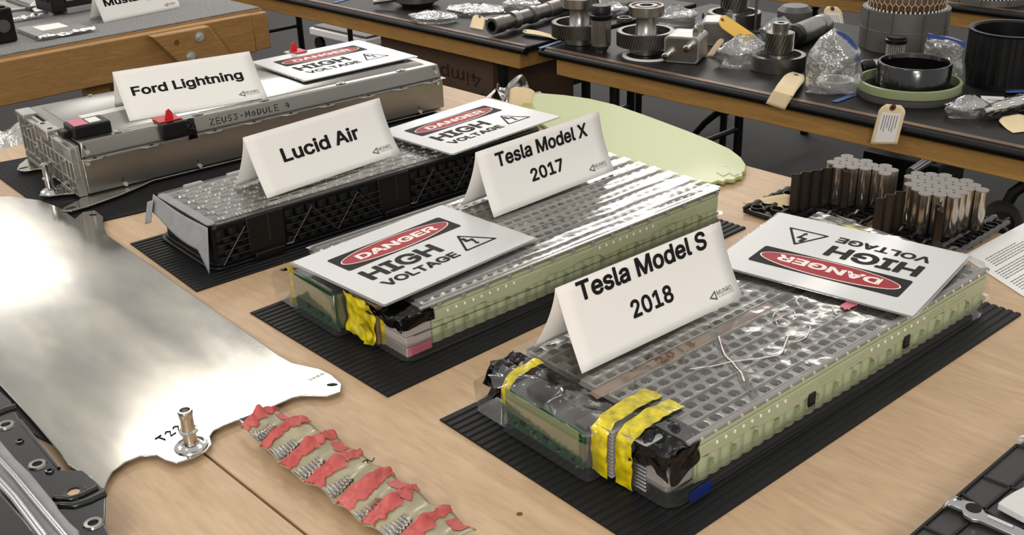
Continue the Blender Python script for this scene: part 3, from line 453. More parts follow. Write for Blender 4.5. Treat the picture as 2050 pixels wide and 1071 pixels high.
def name_card(label, a, rz, d, h, L, lines, back, z, logo=True, curl=.0, clip=None):
    "folded paper card: a = front bottom-left corner; ridge is h high and d behind the front edge; back = foot of the rear flap"
    t = thing('name_card', label, 'card', (a[0], a[1], z), rz)
    S = math.hypot(d, h)
    nx = -h/S; nz = d/S
    def face(x, s, off=0):     # s along the slant, 0 at the foot
        f = s/S; bulge = curl*math.sin(PI*f)*(.35+.65*x/L)
        return (x, d*f+(-h/S)*(off-bulge), h*f+(d/S)*(off-bulge))
    MB().grid(lambda u, v: face(L*u, S*v), 12, 10).build('front_flap', 'white', t, smooth=60, solid=.0005)
    def bk(u, v):
        f = 1-v; g = back*(f**1.5) ; return (L*u, d+g, h*(1-f)+.0)
    MB().grid(bk, 8, 10).build('rear_flap', 'white', t, smooth=60, solid=.0005)
    for txt, x0, x1, y0, y1, bold in lines:
        m = MB(); lettering(m, txt, x0, x1, y0, y1, fn=lambda x, y, zz: face(x, y, .0007))
        m.build('name_lettering', 'ink', t)
    if logo:
        m = MB()
        lettering(m, 'MUNRO', L*.855, L*.955, S*.15, S*.21, fn=lambda x, y, zz: face(x, y, .0007), key='r')
        lettering(m, '& ASSOCIATES', L*.86, L*.96, S*.12, S*.137, fn=lambda x, y, zz: face(x, y, .0007), key='r')
        T = [(.848, .10), (.848, .225), (.80, .155)]; T2 = [(.841, .130), (.841, .195), (.815, .158)]
        vs = [face(L*p, S*q_, .0007) for p, q_ in T+T2]
        m.add(vs, [(0, 1, 4, 3), (1, 2, 5, 4), (2, 0, 3, 5)])
        m.build('logo', 'inkl', t)
    return t

danger_sign('high voltage sign on the near end of the middle clear pack', -.1869, 1.4091, .0905, .7826)
danger_sign('high voltage sign on the far end of the black lattice module', -.1105, 2.0366, .1045, .79)
danger_sign('high voltage sign washed pale by glare on the large aluminium pack', -.475, 2.522, .1345, .695, W=.325, H=.268)
danger_sign('high voltage sign lying upside down on the nearest pack', .705, 1.512, .0905, 2.464, W=.3147, H=.2475)
name_card('folded white card reading 2018 on the nearest pack', (.0847, 1.1996), .686, .0485, .1043, .32,
          [('Tesla Model S', .032, .283, .0855, .1125, .012), ('2018', .112, .193, .036, .061, .012)], .045, .0885, curl=.004)
name_card('folded white card reading 2017 on the middle clear pack', (-.0284, 1.7387), .76, .0402, .1099, .318,
          [('Tesla Model X', .040, .277, .079, .105, .012), ('2017', .111, .196, .034, .058, .012)], .045, .0885, curl=.006)
name_card('folded white card reading Air on the black lattice module', (-.4393, 1.8434), .8057, .0527, .1051, .3227,
          [('Lucid Air', .063, .247, .052, .080, .014)], .05, .0985, curl=.006)
name_card('folded white card reading Lightning on the large aluminium pack', (-.811, 2.2588), .52, .0978, .0876, .309,
          [('Ford Lightning', .025, .274, .056, .087, .014)], .05, .1292, curl=.004)



# ---------------------------------------------------------------- parts shared by the cell packs
def hole_strip(mb, x0, x1, yc, wd, pitch, phase, hx, hy, z, t, skip=None, n=8, arch=0.0):
    x = x0+phase
    cells = []
    if phase > 0: cells.append((x0, x, False))
    while x+pitch <= x1+1e-6:
        cells.append((x, x+pitch, True)); x += pitch
    if x < x1-1e-4: cells.append((x, x1, False))
    ya, yb = yc-wd/2, yc+wd/2
    for a, b, hole in cells:
        cx = (a+b)/2
        if hole and skip and skip(cx, yc): hole = False
        if not hole:
            mb.add([(a, ya, z), (b, ya, z), (b, yb, z), (a, yb, z)], [(0, 1, 2, 3)]); continue
        out = [(b, yc), (b, yb), (cx, yb), (a, yb), (a, yc), (a, ya), (cx, ya), (b, ya)]
        inn = [(cx+hx*math.copysign(abs(math.cos(q))**.6, math.cos(q)), yc+hy*math.copysign(abs(math.sin(q))**.6, math.sin(q))) for q in [k*PI/4 for k in range(8)]]
        vs = [(p[0], p[1], z) for p in out]+[(p[0], p[1], z+arch) for p in inn]+[(p[0], p[1], z-t) for p in inn]
        mb.add(vs, [(k, (k+1) % 8, 8+(k+1) % 8, 8+k) for k in range(8)]+[(8+k, 8+(k+1) % 8, 16+(k+1) % 8, 16+k) for k in range(8)])
def crumple(mb, path_fn, nu, nv, amp, sc, seed=0):
    def fn(u, v):
        p = Vector(path_fn(u, v)); q = p*sc+Vector((seed*3.1, seed*1.7, seed))
        return p+Vector((noise.noise(q), noise.noise(q+Vector((9, 2, 4))), noise.noise(q+Vector((1, 7, 3)))))*amp
    mb.grid(fn, nu, nv); return mb
def side_panel(t, L, W, near=True, scal=.045):
    "pale green cover along the long side facing the camera (y = 0): upper ledge, windows and scalloped lower corrugation"
    x0, x1 = .016, L
    mb = MB(); mb.box(x0, x1, -.0005, .004, .012, .0735)          # back sheet
    mb.box(x0+.004, x1-.002, -.0035, -.0005, .066, .0715)        # top rail
    o = mb.build('side_cover', 'green', t, bevel=.0008)
    # thick upper band with a wavy lower edge
    poly = [(x0+.002, .0655), (x1-.004, .0655)]
    xs = x1-.004
    segs = 90
    for k in range(segs+1):
        x = x1-.004-(x1-.006-x0)*k/segs
        y = .041+.006*(1 if math.sin(x*PI/.125) > 0 else 0)+.0016*math.sin(x*60)
        poly.append((x, y))
    mb = MB(); mb.prism(poly, 0, .0045); mb.map(lambda x, y, z: (x, -.0005-z, y))
    mb.build('upper_band', 'green', t, bevel=.0012)
    # raised windows and small clips on the band
    x = x0+.03
    k = 0
    while x < x1-.06:
        kind = (k//9) % 2
        if kind:
            fb = MB()
            a, b = x, x+.042
            for z0, z1, xa, xb in ((.0605, .0615, a, b), (.0545, .0555, a, b), (.0555, .0605, a, a+.001), (.0555, .0605, b-.001, b)):
                fb.box(xa, xb, -.0062, -.005, z0, z1)
            fb.build('moulded_window', 'green', t); x += .058; k += 3
        else:
            MB().box(x, x+.0032, -.0068, -.005, .0575, .062).build('clip_nub', 'pinkw' if False else 'white', t, bevel=.0006); x += .0165; k += 1
    # lower corrugation following the round cells
    def cor(u, v):
        x = x0+.003+(x1-x0-.007)*u
        return (x, -.0004-.0028*abs(math.sin(PI*x/.0212)), .013+.033*v)
    MB().grid(cor, 330, 3).build('lower_corrugation', 'green', t, smooth=50)
    x = x0+.02
    while x < x1-.03:
        MB().box(x, x+.009, -.0050, -.0006, .030, .0375).build('recess', 'greend', t); x += .0424

def clear_tray(t, L, W, x0=-.03, z0=.001, z1=.031):
    mb = MB(); a = rrect(x0, L+.006, -.008, W+.008, .02, 5); n = len(a); cx, cy = (x0+L)/2, W/2
    b = [(cx+(x-cx)*1.004, cy+(y-cy)*1.012) for x, y in a]
    mb.add([(x, y, z0) for x, y in a]+[(x, y, z1) for x, y in b]+[(cx+(x-cx)*1.012, cy+(y-cy)*1.03, z1+.0005) for x, y in b],
           [(i, (i+1) % n, n+(i+1) % n, n+i) for i in range(n)]+[(n+i, n+(i+1) % n, 2*n+(i+1) % n, 2*n+i) for i in range(n)]+[tuple(range(n))])
    mb.build('clear_tray', 'clear', t, smooth=40)

# ---------------------------------------------------------------- nearest pack
ZB = .004
def pack_near():
    t = thing('battery_pack', 'nearest battery pack with open hole-pattern top and blue label at its corner', 'battery pack', (.195, 1.0474, ZB), .6947)
    L, W, ZT = .685, .300, .0765
    MB().box(.006, L-.004, .006, W-.003, .006, .066).build('cell_block', 'dgrey', t, bevel=.002)
    MB().box(.002, L-.002, .002, W-.002, .0663, .0685).build('pocket_floor', 'pocket', t)
    pitch = .0235
    def band(x): return .012+(x-.143)*(.139/.087)
    def skip(x, y):
        d = (x-.143)-(y-.012)*(.087/.139)
        return abs(d) < .014 and y < .16
    ys = [.0125+.0193*i for i in range(15)]
    for i, y in enumerate(ys):
        if i == 7: continue
        mb = MB()
        x0 = .010 if i not in (0, 1) else .016
        if i < 3: x0 = .03
        hole_strip(mb, x0, L-.006, y, .0193, pitch, (i % 2)*pitch/2, .0082, .0068, ZT, .006, skip, arch=.0012 if i % 2 else .0006)
        mb.build('collector_strip', 'strip2' if i in (6, 0, 3) else 'strip', t, smooth=35)
    # raised thin rails between groups of strips
    for y in (.0035, .0222, .0605, .0993, .1375, .1600, .215, .2545, .2935):
        MB().box(.030 if y < .06 else .012, L-.006, y-.0011, y+.0011, ZT-.004, ZT+.0028).build('rail', 'strip2', t, bevel=.0006)
    # small bond wires in the pockets
    mb = MB()
    for i, y in enumerate(ys):
        if i == 7: continue
        x = .03+(i % 2)*pitch/2+pitch/2-.018
        while x < L-.01:
            if not skip(x, y): mb.tube([(x-.002, y-.0052, .0705), (x-.0005, y-.001, .0745), (x+.002, y+.0045, .0705)], .0003, 4, False)
            x += pitch
    mb.build('bond_wires', 'wire', t, stuff=True)
    # brown sealant strip with the hand-written year
    crumple(MB(), lambda u, v: (-.008+u*.36, .1395+.018*v, ZT+.0008+.002*math.sin(PI*v)), 60, 5, .002, 40, 3).build('sealant_strip', 'brown', t, smooth=60)
    mb = MB(); scrawl(mb, '2018', lambda x, y: (x, y, ZT+.0042), .11, .1415, .014, .013, 1.4, .0013); mb.build('year_marking', 'marker', t)
    # slanted grey glue seam
    crumple(MB(), lambda u, v: (.135+.095*u+.016*(v-.5), .006+.15*u, ZT+.0005+.003*math.sin(PI*v)), 50, 5, .005, 130, 5).build('glue_seam', 'glue', t, smooth=60)
    # creases of the clear film, their bright lines painted as white tubes
    zc = .0830
    for pts, r in (([(.149, .036), (.163, .052), (.170, .066), (.177, .078), (.186, .098), (.218, .134)], .0016),
                   ([(.123, .103), (.150, .088), (.177, .078), (.205, .062), (.237, .048), (.265, .060), (.285, .070)], .0013),
                   ([(.30, .098), (.312, .110), (.322, .105), (.318, .092), (.304, .090), (.30, .098)], .0009),
                   ([(.315, .118), (.335, .125), (.352, .113), (.345, .103), (.33, .104)], .001),
                   ([(.372, .115), (.383, .128), (.396, .128), (.40, .12)], .0014), ([(.35, .075), (.372, .078), (.36, .088), (.382, .090)], .0011),
                   ([(.385, .062), (.405, .082), (.412, .058)], .0013), ([(.275, .055), (.30, .052), (.33, .066)], .0011)):
        q_ = [Vector((a, b, 0)) for a, b in pts]; sm_ = []
        for i_ in range(len(q_)-1):
            p0, p1, p2, p3 = q_[max(i_-1, 0)], q_[i_], q_[i_+1], q_[min(i_+2, len(q_)-1)]
            for f_ in (0, .25, .5, .75): sm_.append(.5*((2*p1)+(p2-p0)*f_+(2*p0-5*p1+4*p2-p3)*f_*f_+(3*p1-p0-3*p2+p3)*f_**3))
        sm_.append(q_[-1]); mb = MB(); mb.tube([(a.x, a.y, zc) for a in sm_], [r*(.45+.35*math.sin(k_*2.1)**2) for k_ in range(len(sm_))], 6); mb.map(lambda x, y, z: (x, y, zc+(z-zc)*.4)); mb.build('film_crease', 'pinkw', t, smooth=50)
    MB().prism([(.405, .062), (.43, .058), (.446, .066), (.44, .075), (.412, .074)], .0828, .0838).build('red_mark', 'pink', t)
    # wrinkled clear cover
    def cov(u, v):
        x, y = -.004+u*(L+.01), -.003+v*(W+.008)
        z = .0812+.0016*noise.noise(Vector((x*22, y*26, 1)))+.0007*noise.noise(Vector((x*70, y*70, 4)))
        return (x, y, z)
    MB().grid(cov, 90, 40).build('clear_cover', 'clearw', t, smooth=80)
    # rolled edge with rivet-like bosses
    MB().box(0, L+.002, -.0045, .003, .0735, .0785).build('edge_flange', 'grey', t, bevel=.0012)
    for k in range(28):
        MB().cyl((.02+.0243*k, -.0048, .0765), .0022, -.0018, 8, 'y').build('edge_boss', 'wire', t, smooth=40)
    side_panel(t, L, W)
    for x in (.238, .462):
        MB().box(x-.007, x+.007, -.0075, -.0045, .028, .047).build('black_clip', 'black', t, bevel=.001)
    MB().prism([(-.004, .001), (.032, .001), (.036, .016), (-.002, .014)], 0, .001).map(lambda x, y, z: (x, -.0105-z, y)).build('blue_label', 'blue', t)
    clear_tray(t, L, W, -.034)
    # right-hand end: crumpled film and amber tape
    crumple(MB(), lambda u, v: (L-.004+.035*math.sin(PI*u)*.5, W*v, .082-.055*u+.012*math.sin(9*v)), 14, 60, .012, 40, 8).build('end_film', 'clearw', t, smooth=80)
    crumple(MB(), lambda u, v: (L-.03+.04*u, .20+.05*v, .086-.02*u*u), 8, 10, .006, 60, 2).build('end_tape', 'yell2', t, smooth=80)
    # electronics end (x < 0): board, cover, taped terminals
    MB().box(-.054, .006, .108, .262, .010, .060).build('board_housing', 'dgrey', t, bevel=.003)
    b = MB().box(-.0585, -.0555, .112, .255, .010, .064).build('circuit_board', 'pcb', t)
    rnd = random.Random(3)
    for y, z, s, h in ((.222, .026, .009, .007), (.20, .022, .004, .004), (.178, .026, .008, .007), (.155, .020, .005, .004), (.14, .027, .004, .003), (.128, .018, .004, .005), (.236, .020, .003, .003)):
        MB().box(-.0612, -.0585, y-s/2, y+s/2, z-h/2, z+h/2).build('chip', 'black', b, bevel=.0004)
    mb = MB()
    for k in range(60):
        y, z = rnd.uniform(.115, .25), rnd.uniform(.013, .06); mb.box(-.0596, -.0585, y, y+.0012, z, z+.0009)
    mb.build('solder_points', 'wire', b, stuff=True)
    MB().prism([(.114, .030), (.250, .036), (.250, .067), (.114, .066)], 0, .0012).map(lambda y, z, x: (-.0632-x, y, z)).build('board_cover', 'pgreen', t)
    for y, z in ((.118, .014), (.248, .014)):
        MB().cyl((-.0655, y, z), .0022, .004, 10, 'x').build('rivet', 'steel', t, smooth=40)
    MB().box(-.0520, -.008, .114, .134, .061, .068).build('connector', 'dgrey', t, bevel=.002)
    MB().box(-.0480, -.010, .190, .228, .061, .073).build('connector', 'blackm', t, bevel=.003)
    crumple(MB(), lambda u, v: (-.066+.07*u, .098+.19*v, .070+.012*math.sin(PI*u)*math.sin(3*v)), 16, 30, .012, 45, 11).build('housing_film', 'clearw', t, smooth=80)
    # ribbed terminal blocks
    for y0, y1, xe in ((.077, .104, -.044), (.030, .070, -.036)):
        mb = MB()
        for k in range(13): mb.box(xe, .012, y0, y1, .008+.0052*k, .0115+.0052*k)
        mb.box(xe+.002, .012, y0+.001, y1-.001, .008, .074)
        mb.build('terminal_block', 'chrome' if y0 < .05 else 'grey', t, bevel=.0008)
    def tape(name, y0, y1, xe, zt, x_in, zb, sd):
        path = [(x_in, zt+.0035), (x_in*.5, zt+.0040), (.0, zt+.0035), (xe+.012, zt), (xe-.001, zt-.012), (xe-.0025, zt*.5), (xe+.001, zb)]
        def fn(u, v):
            q = u*(len(path)-1); i = min(int(q), len(path)-2); f = q-i
            return (path[i][0]*(1-f)+path[i+1][0]*f, y0+(y1-y0)*v, path[i][1]*(1-f)+path[i+1][1]*f)
        crumple(MB(), fn, 36, 8, .0022, 90, sd).build(name, 'yell2', t, smooth=80)
    tape('yellow_tape', .082, .108, -.047, .0805, .048, .006, 1)
    tape('yellow_tape', .048, .074, -.040, .0800, .050, .002, 2)
    tape('yellow_tape', .246, .262, -.058, .0790, -.012, .045, 3)
    # crumpled black tape on the near corner
    def bt(u, v):
        a = -.036+.052*u; y = .050-.057*v
        return (a, y, .0800-.010*(1-u)**2-.004*v*v+.004*math.sin(7*u+5*v))
    crumple(MB(), bt, 30, 30, .006, 55, 4).build('black_tape', 'btape', t, smooth=80)
    crumple(MB(), lambda u, v: (-.038-.002*v, .050-.056*u, .074-.030*v+.010*math.sin(PI*u)*v), 24, 16, .005, 65, 6).build('black_tape', 'btape', t, smooth=80)
    crumple(MB(), lambda u, v: (-.036+.050*u, -.0075-.002*math.sin(PI*u), .079-.028*v-.014*v*(1-u)), 22, 14, .004, 65, 9).build('black_tape', 'btape', t, smooth=80)
    MB().box(-.034, .014, -.002, .044, .020, .050).build('terminal_housing', 'grey', t, bevel=.006)
    MB().box(-.030, .012, .002, .040, .006, .020).build('terminal_base', 'blackm', t, bevel=.003)
    # torn black plastic at the far left corner
    crumple(MB(), lambda u, v: (-.004-.052*u, .266+.034*v+.012*math.sin(3*u), .084-.030*u*u-.006*v), 24, 16, .012, 50, 14).build('torn_plastic', 'btape', t, smooth=80)
    crumple(MB(), lambda u, v: (-.030-.030*u, .262+.040*v, .070-.028*v-.020*u), 18, 14, .010, 55, 15).build('torn_plastic', 'btape', t, smooth=80)
    MB().box(-.050, -.006, .268, .292, .030, .066).build('corner_block', 'blackm', t, bevel=.006)
    a = rrect(-.062, -.004, .244, .322, .014); n = len(a)
    MB().add([(x, y, .004) for x, y in a]+[(-.033+(x+.033)*1.12, .283+(y-.283)*1.08, .044) for x, y in a], [(i, (i+1) % n, n+(i+1) % n, n+i) for i in range(n)]+[tuple(range(n))]).build('clear_cup', 'clear', t, smooth=40)
    a = rrect(-.066, -.002, .096, .262, .01); n = len(a)
    MB().add([(x, y, .002) for x, y in a]+[(x-.001, y, .056) for x, y in a], [(i, (i+1) % n, n+(i+1) % n, n+i) for i in range(n)]).build('clear_shell', 'clear', t, smooth=40)
    return t
pack_near()

# ---------------------------------------------------------------- middle clear pack
def pack_mid():
    t = thing('battery_pack', 'pale green-sided clear pack with a sign on its near end and a pink label', 'battery pack', (-.1376, 1.4142, ZB), .709)
    L, W, ZT = .685, .300, .0765
    MB().box(.006, L-.004, .006, W-.003, .006, .066).build('cell_block', 'dgrey', t, bevel=.002)
    MB().box(.002, L-.002, .002, W-.002, .0663, .0685).build('pocket_floor', 'pocket', t)
    ys = [.0145+.0194*i for i in range(15)]
    for i, y in enumerate(ys):
        mb = MB()
        if i % 4 == 3: hole_strip(mb, .012, L-.010, y, .0194, .021, (i % 2)*.0105, .0085, .0058, ZT, .005, arch=.001)
        else: hole_strip(mb, .012, L-.010, y, .0194, .021, (i % 2)*.0105, .0056, .0040, ZT, .006, arch=.0008)
        mb.build('collector_strip', 'strip2', t, smooth=35)
    for y in (.0045, .0245, .0630, .1020, .1410, .1800, .2190, .2580, .2965):
        MB().box(.010, L-.008, y-.0016, y+.0016, ZT-.003, ZT+.0032).build('rail', 'strip2', t, bevel=.0008)
    def cov(u, v):
        x, y = -.004+u*(L+.008), -.003+v*(W+.008)
        z = .0816+.0004*math.sin(y*2*PI/.039+1)+.0007*noise.noise(Vector((x*11, y*45, 7)))
        return (x, y, z)
    MB().grid(cov, 60, 96).build('clear_cover', 'clearw', t, smooth=80)
    MB().box(0, L+.002, -.0045, .003, .0740, .0785).build('edge_flange', 'strip2', t, bevel=.0012)
    MB().box(0, L+.002, W-.003, W+.0045, .0700, .0835).build('rear_flange', 'clear', t, bevel=.002)
    for k in range(15):
        MB().box(.03+.046*k, .037+.046*k, -.0062, -.0045, .0695, .0765).build('edge_boss', 'grey', t, bevel=.0006)
    side_panel(t, L, W)
    MB().tube([(-.02, -.0095, .043), (.30, -.0098, .0385), (.684, -.0095, .0350)], .0005, 5).build('seam_line', 'blackm', t)
    mb = MB()
    for k in range(7): mb.box(.07+.085*k, .076+.085*k, -.0085, -.0075, .010, .016)
    mb.build('foot_clips', 'blackm', t)
    clear_tray(t, L, W, -.034)
    MB().box(L+.004, L+.016, .012, .05, .030, .062).build('amber_end_cap', 'orange', t, bevel=.004)
    # electronics end
    MB().box(-.050, .006, .140, .275, .008, .066).build('board_housing', 'dgrey', t, bevel=.003)
    b = MB().box(-.0545, -.0515, .140, .262, .006, .068).build('circuit_board', 'pcb', t)
    for y, z, s, h in ((.225, .022, .008, .008), (.20, .018, .004, .004), (.185, .022, .009, .008), (.165, .018, .004, .004)):
        MB().box(-.0572, -.0545, y-s/2, y+s/2, z-h/2, z+h/2).build('chip', 'black', b, bevel=.0004)
    MB().prism([(.138, .030), (.258, .032), (.258, .066), (.138, .066)], 0, .0012).map(lambda y, z, x: (-.0592-x, y, z)).build('board_cover', 'pgreen', t)
    MB().box(-.055, -.018, .150, .215, .067, .075).build('clear_channel', 'clear', t, bevel=.001)
    for y0, y1, xe, m_ in ((.055, .130, -.040, 'yell2'), (.262, .282, -.05, 'yell2')):
        def fn(u, v, y0=y0, y1=y1, xe=xe): return (xe-.008+.006*math.sin(PI*u), y0+(y1-y0)*v, .079-.068*u)
        crumple(MB(), fn, 24, 14, .004, 70, int(y0*100)).build('yellow_tape', m_, t, smooth=80)
    crumple(MB(), lambda u, v: (-.050+.004*u, .062+.024*v, .046-.038*u), 14, 8, .006, 50, 3).build('yellow_tape', 'yell2', t, smooth=80)
    MB().box(-.038, .010, .058, .130, .008, .074).build('terminal_block', 'brown', t, bevel=.002)
    for k in range(3): MB().box(-.030, .016, -.004, .052, .008+.0165*k, .023+.0165*k).build('spacer_layer', 'spacer', t, bevel=.001)
    MB().box(.0, .001, 0, .001, 0, .001)
    MB().prism([(-.028, .010), (.014, .010), (.014, .024), (-.028, .024)], 0, .001).map(lambda x, y, z: (x, -.0052-z, y)).build('pink_label', 'pink', t)
    MB().box(-.034, .016, .050, .056, .010, .058).build('tape_patch', 'yell2', t, bevel=.001)
    crumple(MB(), lambda u, v: (-.042+.060*u, .074-.086*v, .080-.006*v-.016*(1-u)**2), 24, 26, .007, 55, 21).build('black_tape', 'btape', t, smooth=80)
    crumple(MB(), lambda u, v: (-.043+.006*v, .070-.078*u, .072-.018*v+.004*math.sin(8*u)), 24, 10, .005, 60, 22).build('black_tape', 'btape', t, smooth=80)
    crumple(MB(), lambda u, v: (-.040+.058*u, -.010-.002*math.sin(PI*u), .077-.020*v), 20, 10, .004, 60, 23).build('black_tape', 'btape', t, smooth=80)
    crumple(MB(), lambda u, v: (-.055+.03*v, .275+.035*u, .070-.01*u-.012*v), 14, 10, .008, 60, 25).build('torn_plastic', 'btape', t, smooth=80)
    a = rrect(-.060, -.004, .262, .330, .01); n = len(a)
    MB().add([(x, y, .004) for x, y in a]+[(-.033+(x+.033)*1.1, .296+(y-.296)*1.08, .046) for x, y in a], [(i, (i+1) % n, n+(i+1) % n, n+i) for i in range(n)]+[tuple(range(n))]).build('clear_cup', 'clear', t, smooth=40)
    a = rrect(-.063, -.002, .134, .268, .008); n = len(a)
    MB().add([(x, y, .002) for x, y in a]+[(x-.001, y, .072) for x, y in a], [(i, (i+1) % n, n+(i+1) % n, n+i) for i in range(n)]).build('clear_shell', 'clear', t, smooth=40)
pack_mid()

# ---------------------------------------------------------------- black lattice-sided module
def pack_lattice():
    t = thing('battery_module', 'black lattice-sided module with slotted silver top and grey end flap', 'battery pack', (-.5205, 1.7401, ZB), .70)
    L, W, H = .7778, .2113, .0895
    a = rrect(0, L, 0, W, .022, 5)
    MB().prism(a, .012, .074).build('inner_case', 'blackm', t)
    b = rrect(-.010, L+.006, -.010, W+.010, .026, 5)
    MB().prism(b, .002, .007).build('base_plate', 'black', t, bevel=.0015)
    MB().prism(rrect(-.004, L+.004, -.004, W+.004, .024, 5), .0072, .0125).build('lower_ring', 'black', t, bevel=.001)
    MB().prism(rrect(-.003, L+.003, -.003, W+.003, .024, 5), .0745, .083).build('upper_ring', 'black', t, bevel=.001)
    panels = [(.065, .140), (.346, .420), (.625, .70)]
    for x0, x1 in panels:
        MB().box(x0, x1, -.0065, .001, .008, .083).build('side_panel', 'black', t, bevel=.002)
        MB().box((x0+x1)/2+.004, (x0+x1)/2+.0055, -.0075, -.0065, .03, .079).build('panel_rib', 'lattice', t)
        MB().box(x0+.006, x1-.008, -.016, -.004, .002, .016).build('side_clip', 'black', t, bevel=.002)
        MB().box(x1-.004, x1+.012, -.0125, -.009, .013, .0155).build('clip_spring', 'chrome', t, bevel=.0006)
    # round cells showing behind the lattice, and the lattice itself
    bays = [(.006, .065), (.142, .344), (.422, .623), (.702, .772)]
    for x0, x1 in bays:
        n = int((x1-x0)/.0245)
        for r in range(5):
            for k in range(n+1):
                x = x0+.008+(k+(r % 2)*.5)*.0235
                if x > x1-.008: continue
                MB().cyl((x, -.0025, .015+.0122*r), .0098, .0112, 10, 'z').build('cell', 'blackm', t, smooth=40)
        for z in (.026, .038, .050, .062):
            MB().box(x0, x1, -.0155+.001, -.0132, z-.0006, z+.0006).build('lattice_bar', 'lattice', t)
        w_ = .05; x = x0+.002; k = 0
        while x+w_ <= x1+.012:
            za, zb = (.013, .074) if k % 2 == 0 else (.074, .013)
            MB().tube([(x, -.0150, za), (min(x+w_, x1), -.0150, zb)], .0008, 5).build('lattice_brace', 'lattice', t)
            x += w_; k += 1
    # slotted top: wavy busbar rows with cross tabs
    MB().prism(rrect(-.001, L+.001, -.001, W+.001, .022, 5), .0832, .0850).build('top_plate', 'dgrey', t)
    rows = 10; pw = (W-.018)/rows
    for i in range(rows):
        y = .009+pw*(i+.5); x0 = .024+.010*(i % 2)
        MB().box(x0, L-.018, y-pw*.46, y-pw*.18, .0851, .0856).build('dark_slot', 'pocket', t)
        mb = MB(); xs = [x0+.003*k for k in range(int((L-x0-.018)/.003)+1)]; n = len(xs); vs = []
        for k, x in enumerate(xs):
            yy = y+pw*.14+.0018*max(-1, min(1, 2.5*math.sin(x*PI/.026+i*PI)))
            vs += [(x, yy-pw*.30, .0852), (x, yy-pw*.24, .0885), (x, yy-pw*.05, .0870), (x, yy+pw*.16, .0885), (x, yy+pw*.22, .0852)]
        mb.add(vs, [(5*k+j, 5*k+5+j, 5*k+6+j, 5*k+1+j) for k in range(n-1) for j in range(4)])
        mb.build('busbar', 'strip2', t, smooth=30)
        mb = MB(); x = x0+.008+.006*(i % 2)
        while x < L-.03:
            mb.box(x, x+.0022, y-pw*.50, y-pw*.10, .0857, .0892); x += .026
            if int(x*1000) % 3 == 0: mb.box(x+.006, x+.0078, y-pw*.50, y-pw*.2, .0857, .0889)
        mb.build('cross_tabs', 'wire', t, stuff=True)
    for k in range(5):
        x = .022; y = .022+.041*k
        MB().prism([(x-.010, y-.006), (x+.006, y-.011), (x+.012, y), (x+.004, y+.004), (x+.006, y+.010), (x-.006, y+.006)], .0852, .0866).build('end_slot', 'pocket', t)
    for x in (.055, .145, .235, .33): MB().box(x, x+.038, W-.004, W+.010, .080, .090).build('rear_lug', 'grey', t, bevel=.002)
    MB().prism(rrect(-.003, .014, .002, W-.002, .006), .0852, .0885).build('end_strip', 'fgrey', t, bevel=.0015)
    def cov(u, v):
        x, y = .0+u*L, .001+v*(W-.002)
        return (x, y, .0902+.0006*noise.noise(Vector((x*20, y*60, 7))))
    MB().grid(cov, 90, 30).build('clear_cover', 'clearw', t, smooth=80)
    # grey flap hanging over the left end
    def fl_(u, v):
        y = -.004+(W+.016)*v
        drop = .030+.030*math.sin(PI*min(1, v*1.2))*.2+(.040 if v < .12 else 0)*(1-v/.12)+(.016*(1-v))
        return (-.006-.010*u-.004*math.sin(4*v), y, .088-drop*u-.002)
    MB().grid(fl_, 10, 40).build('end_flap', 'fgrey', t, smooth=60, solid=.0012)
    def fl2(u, v): return (-.012-.012*u, W-.006+.030*v, .082-.042*u-.012*v)
    MB().grid(fl2, 6, 8).build('end_flap', 'fgrey', t, smooth=60, solid=.0012)
pack_lattice()

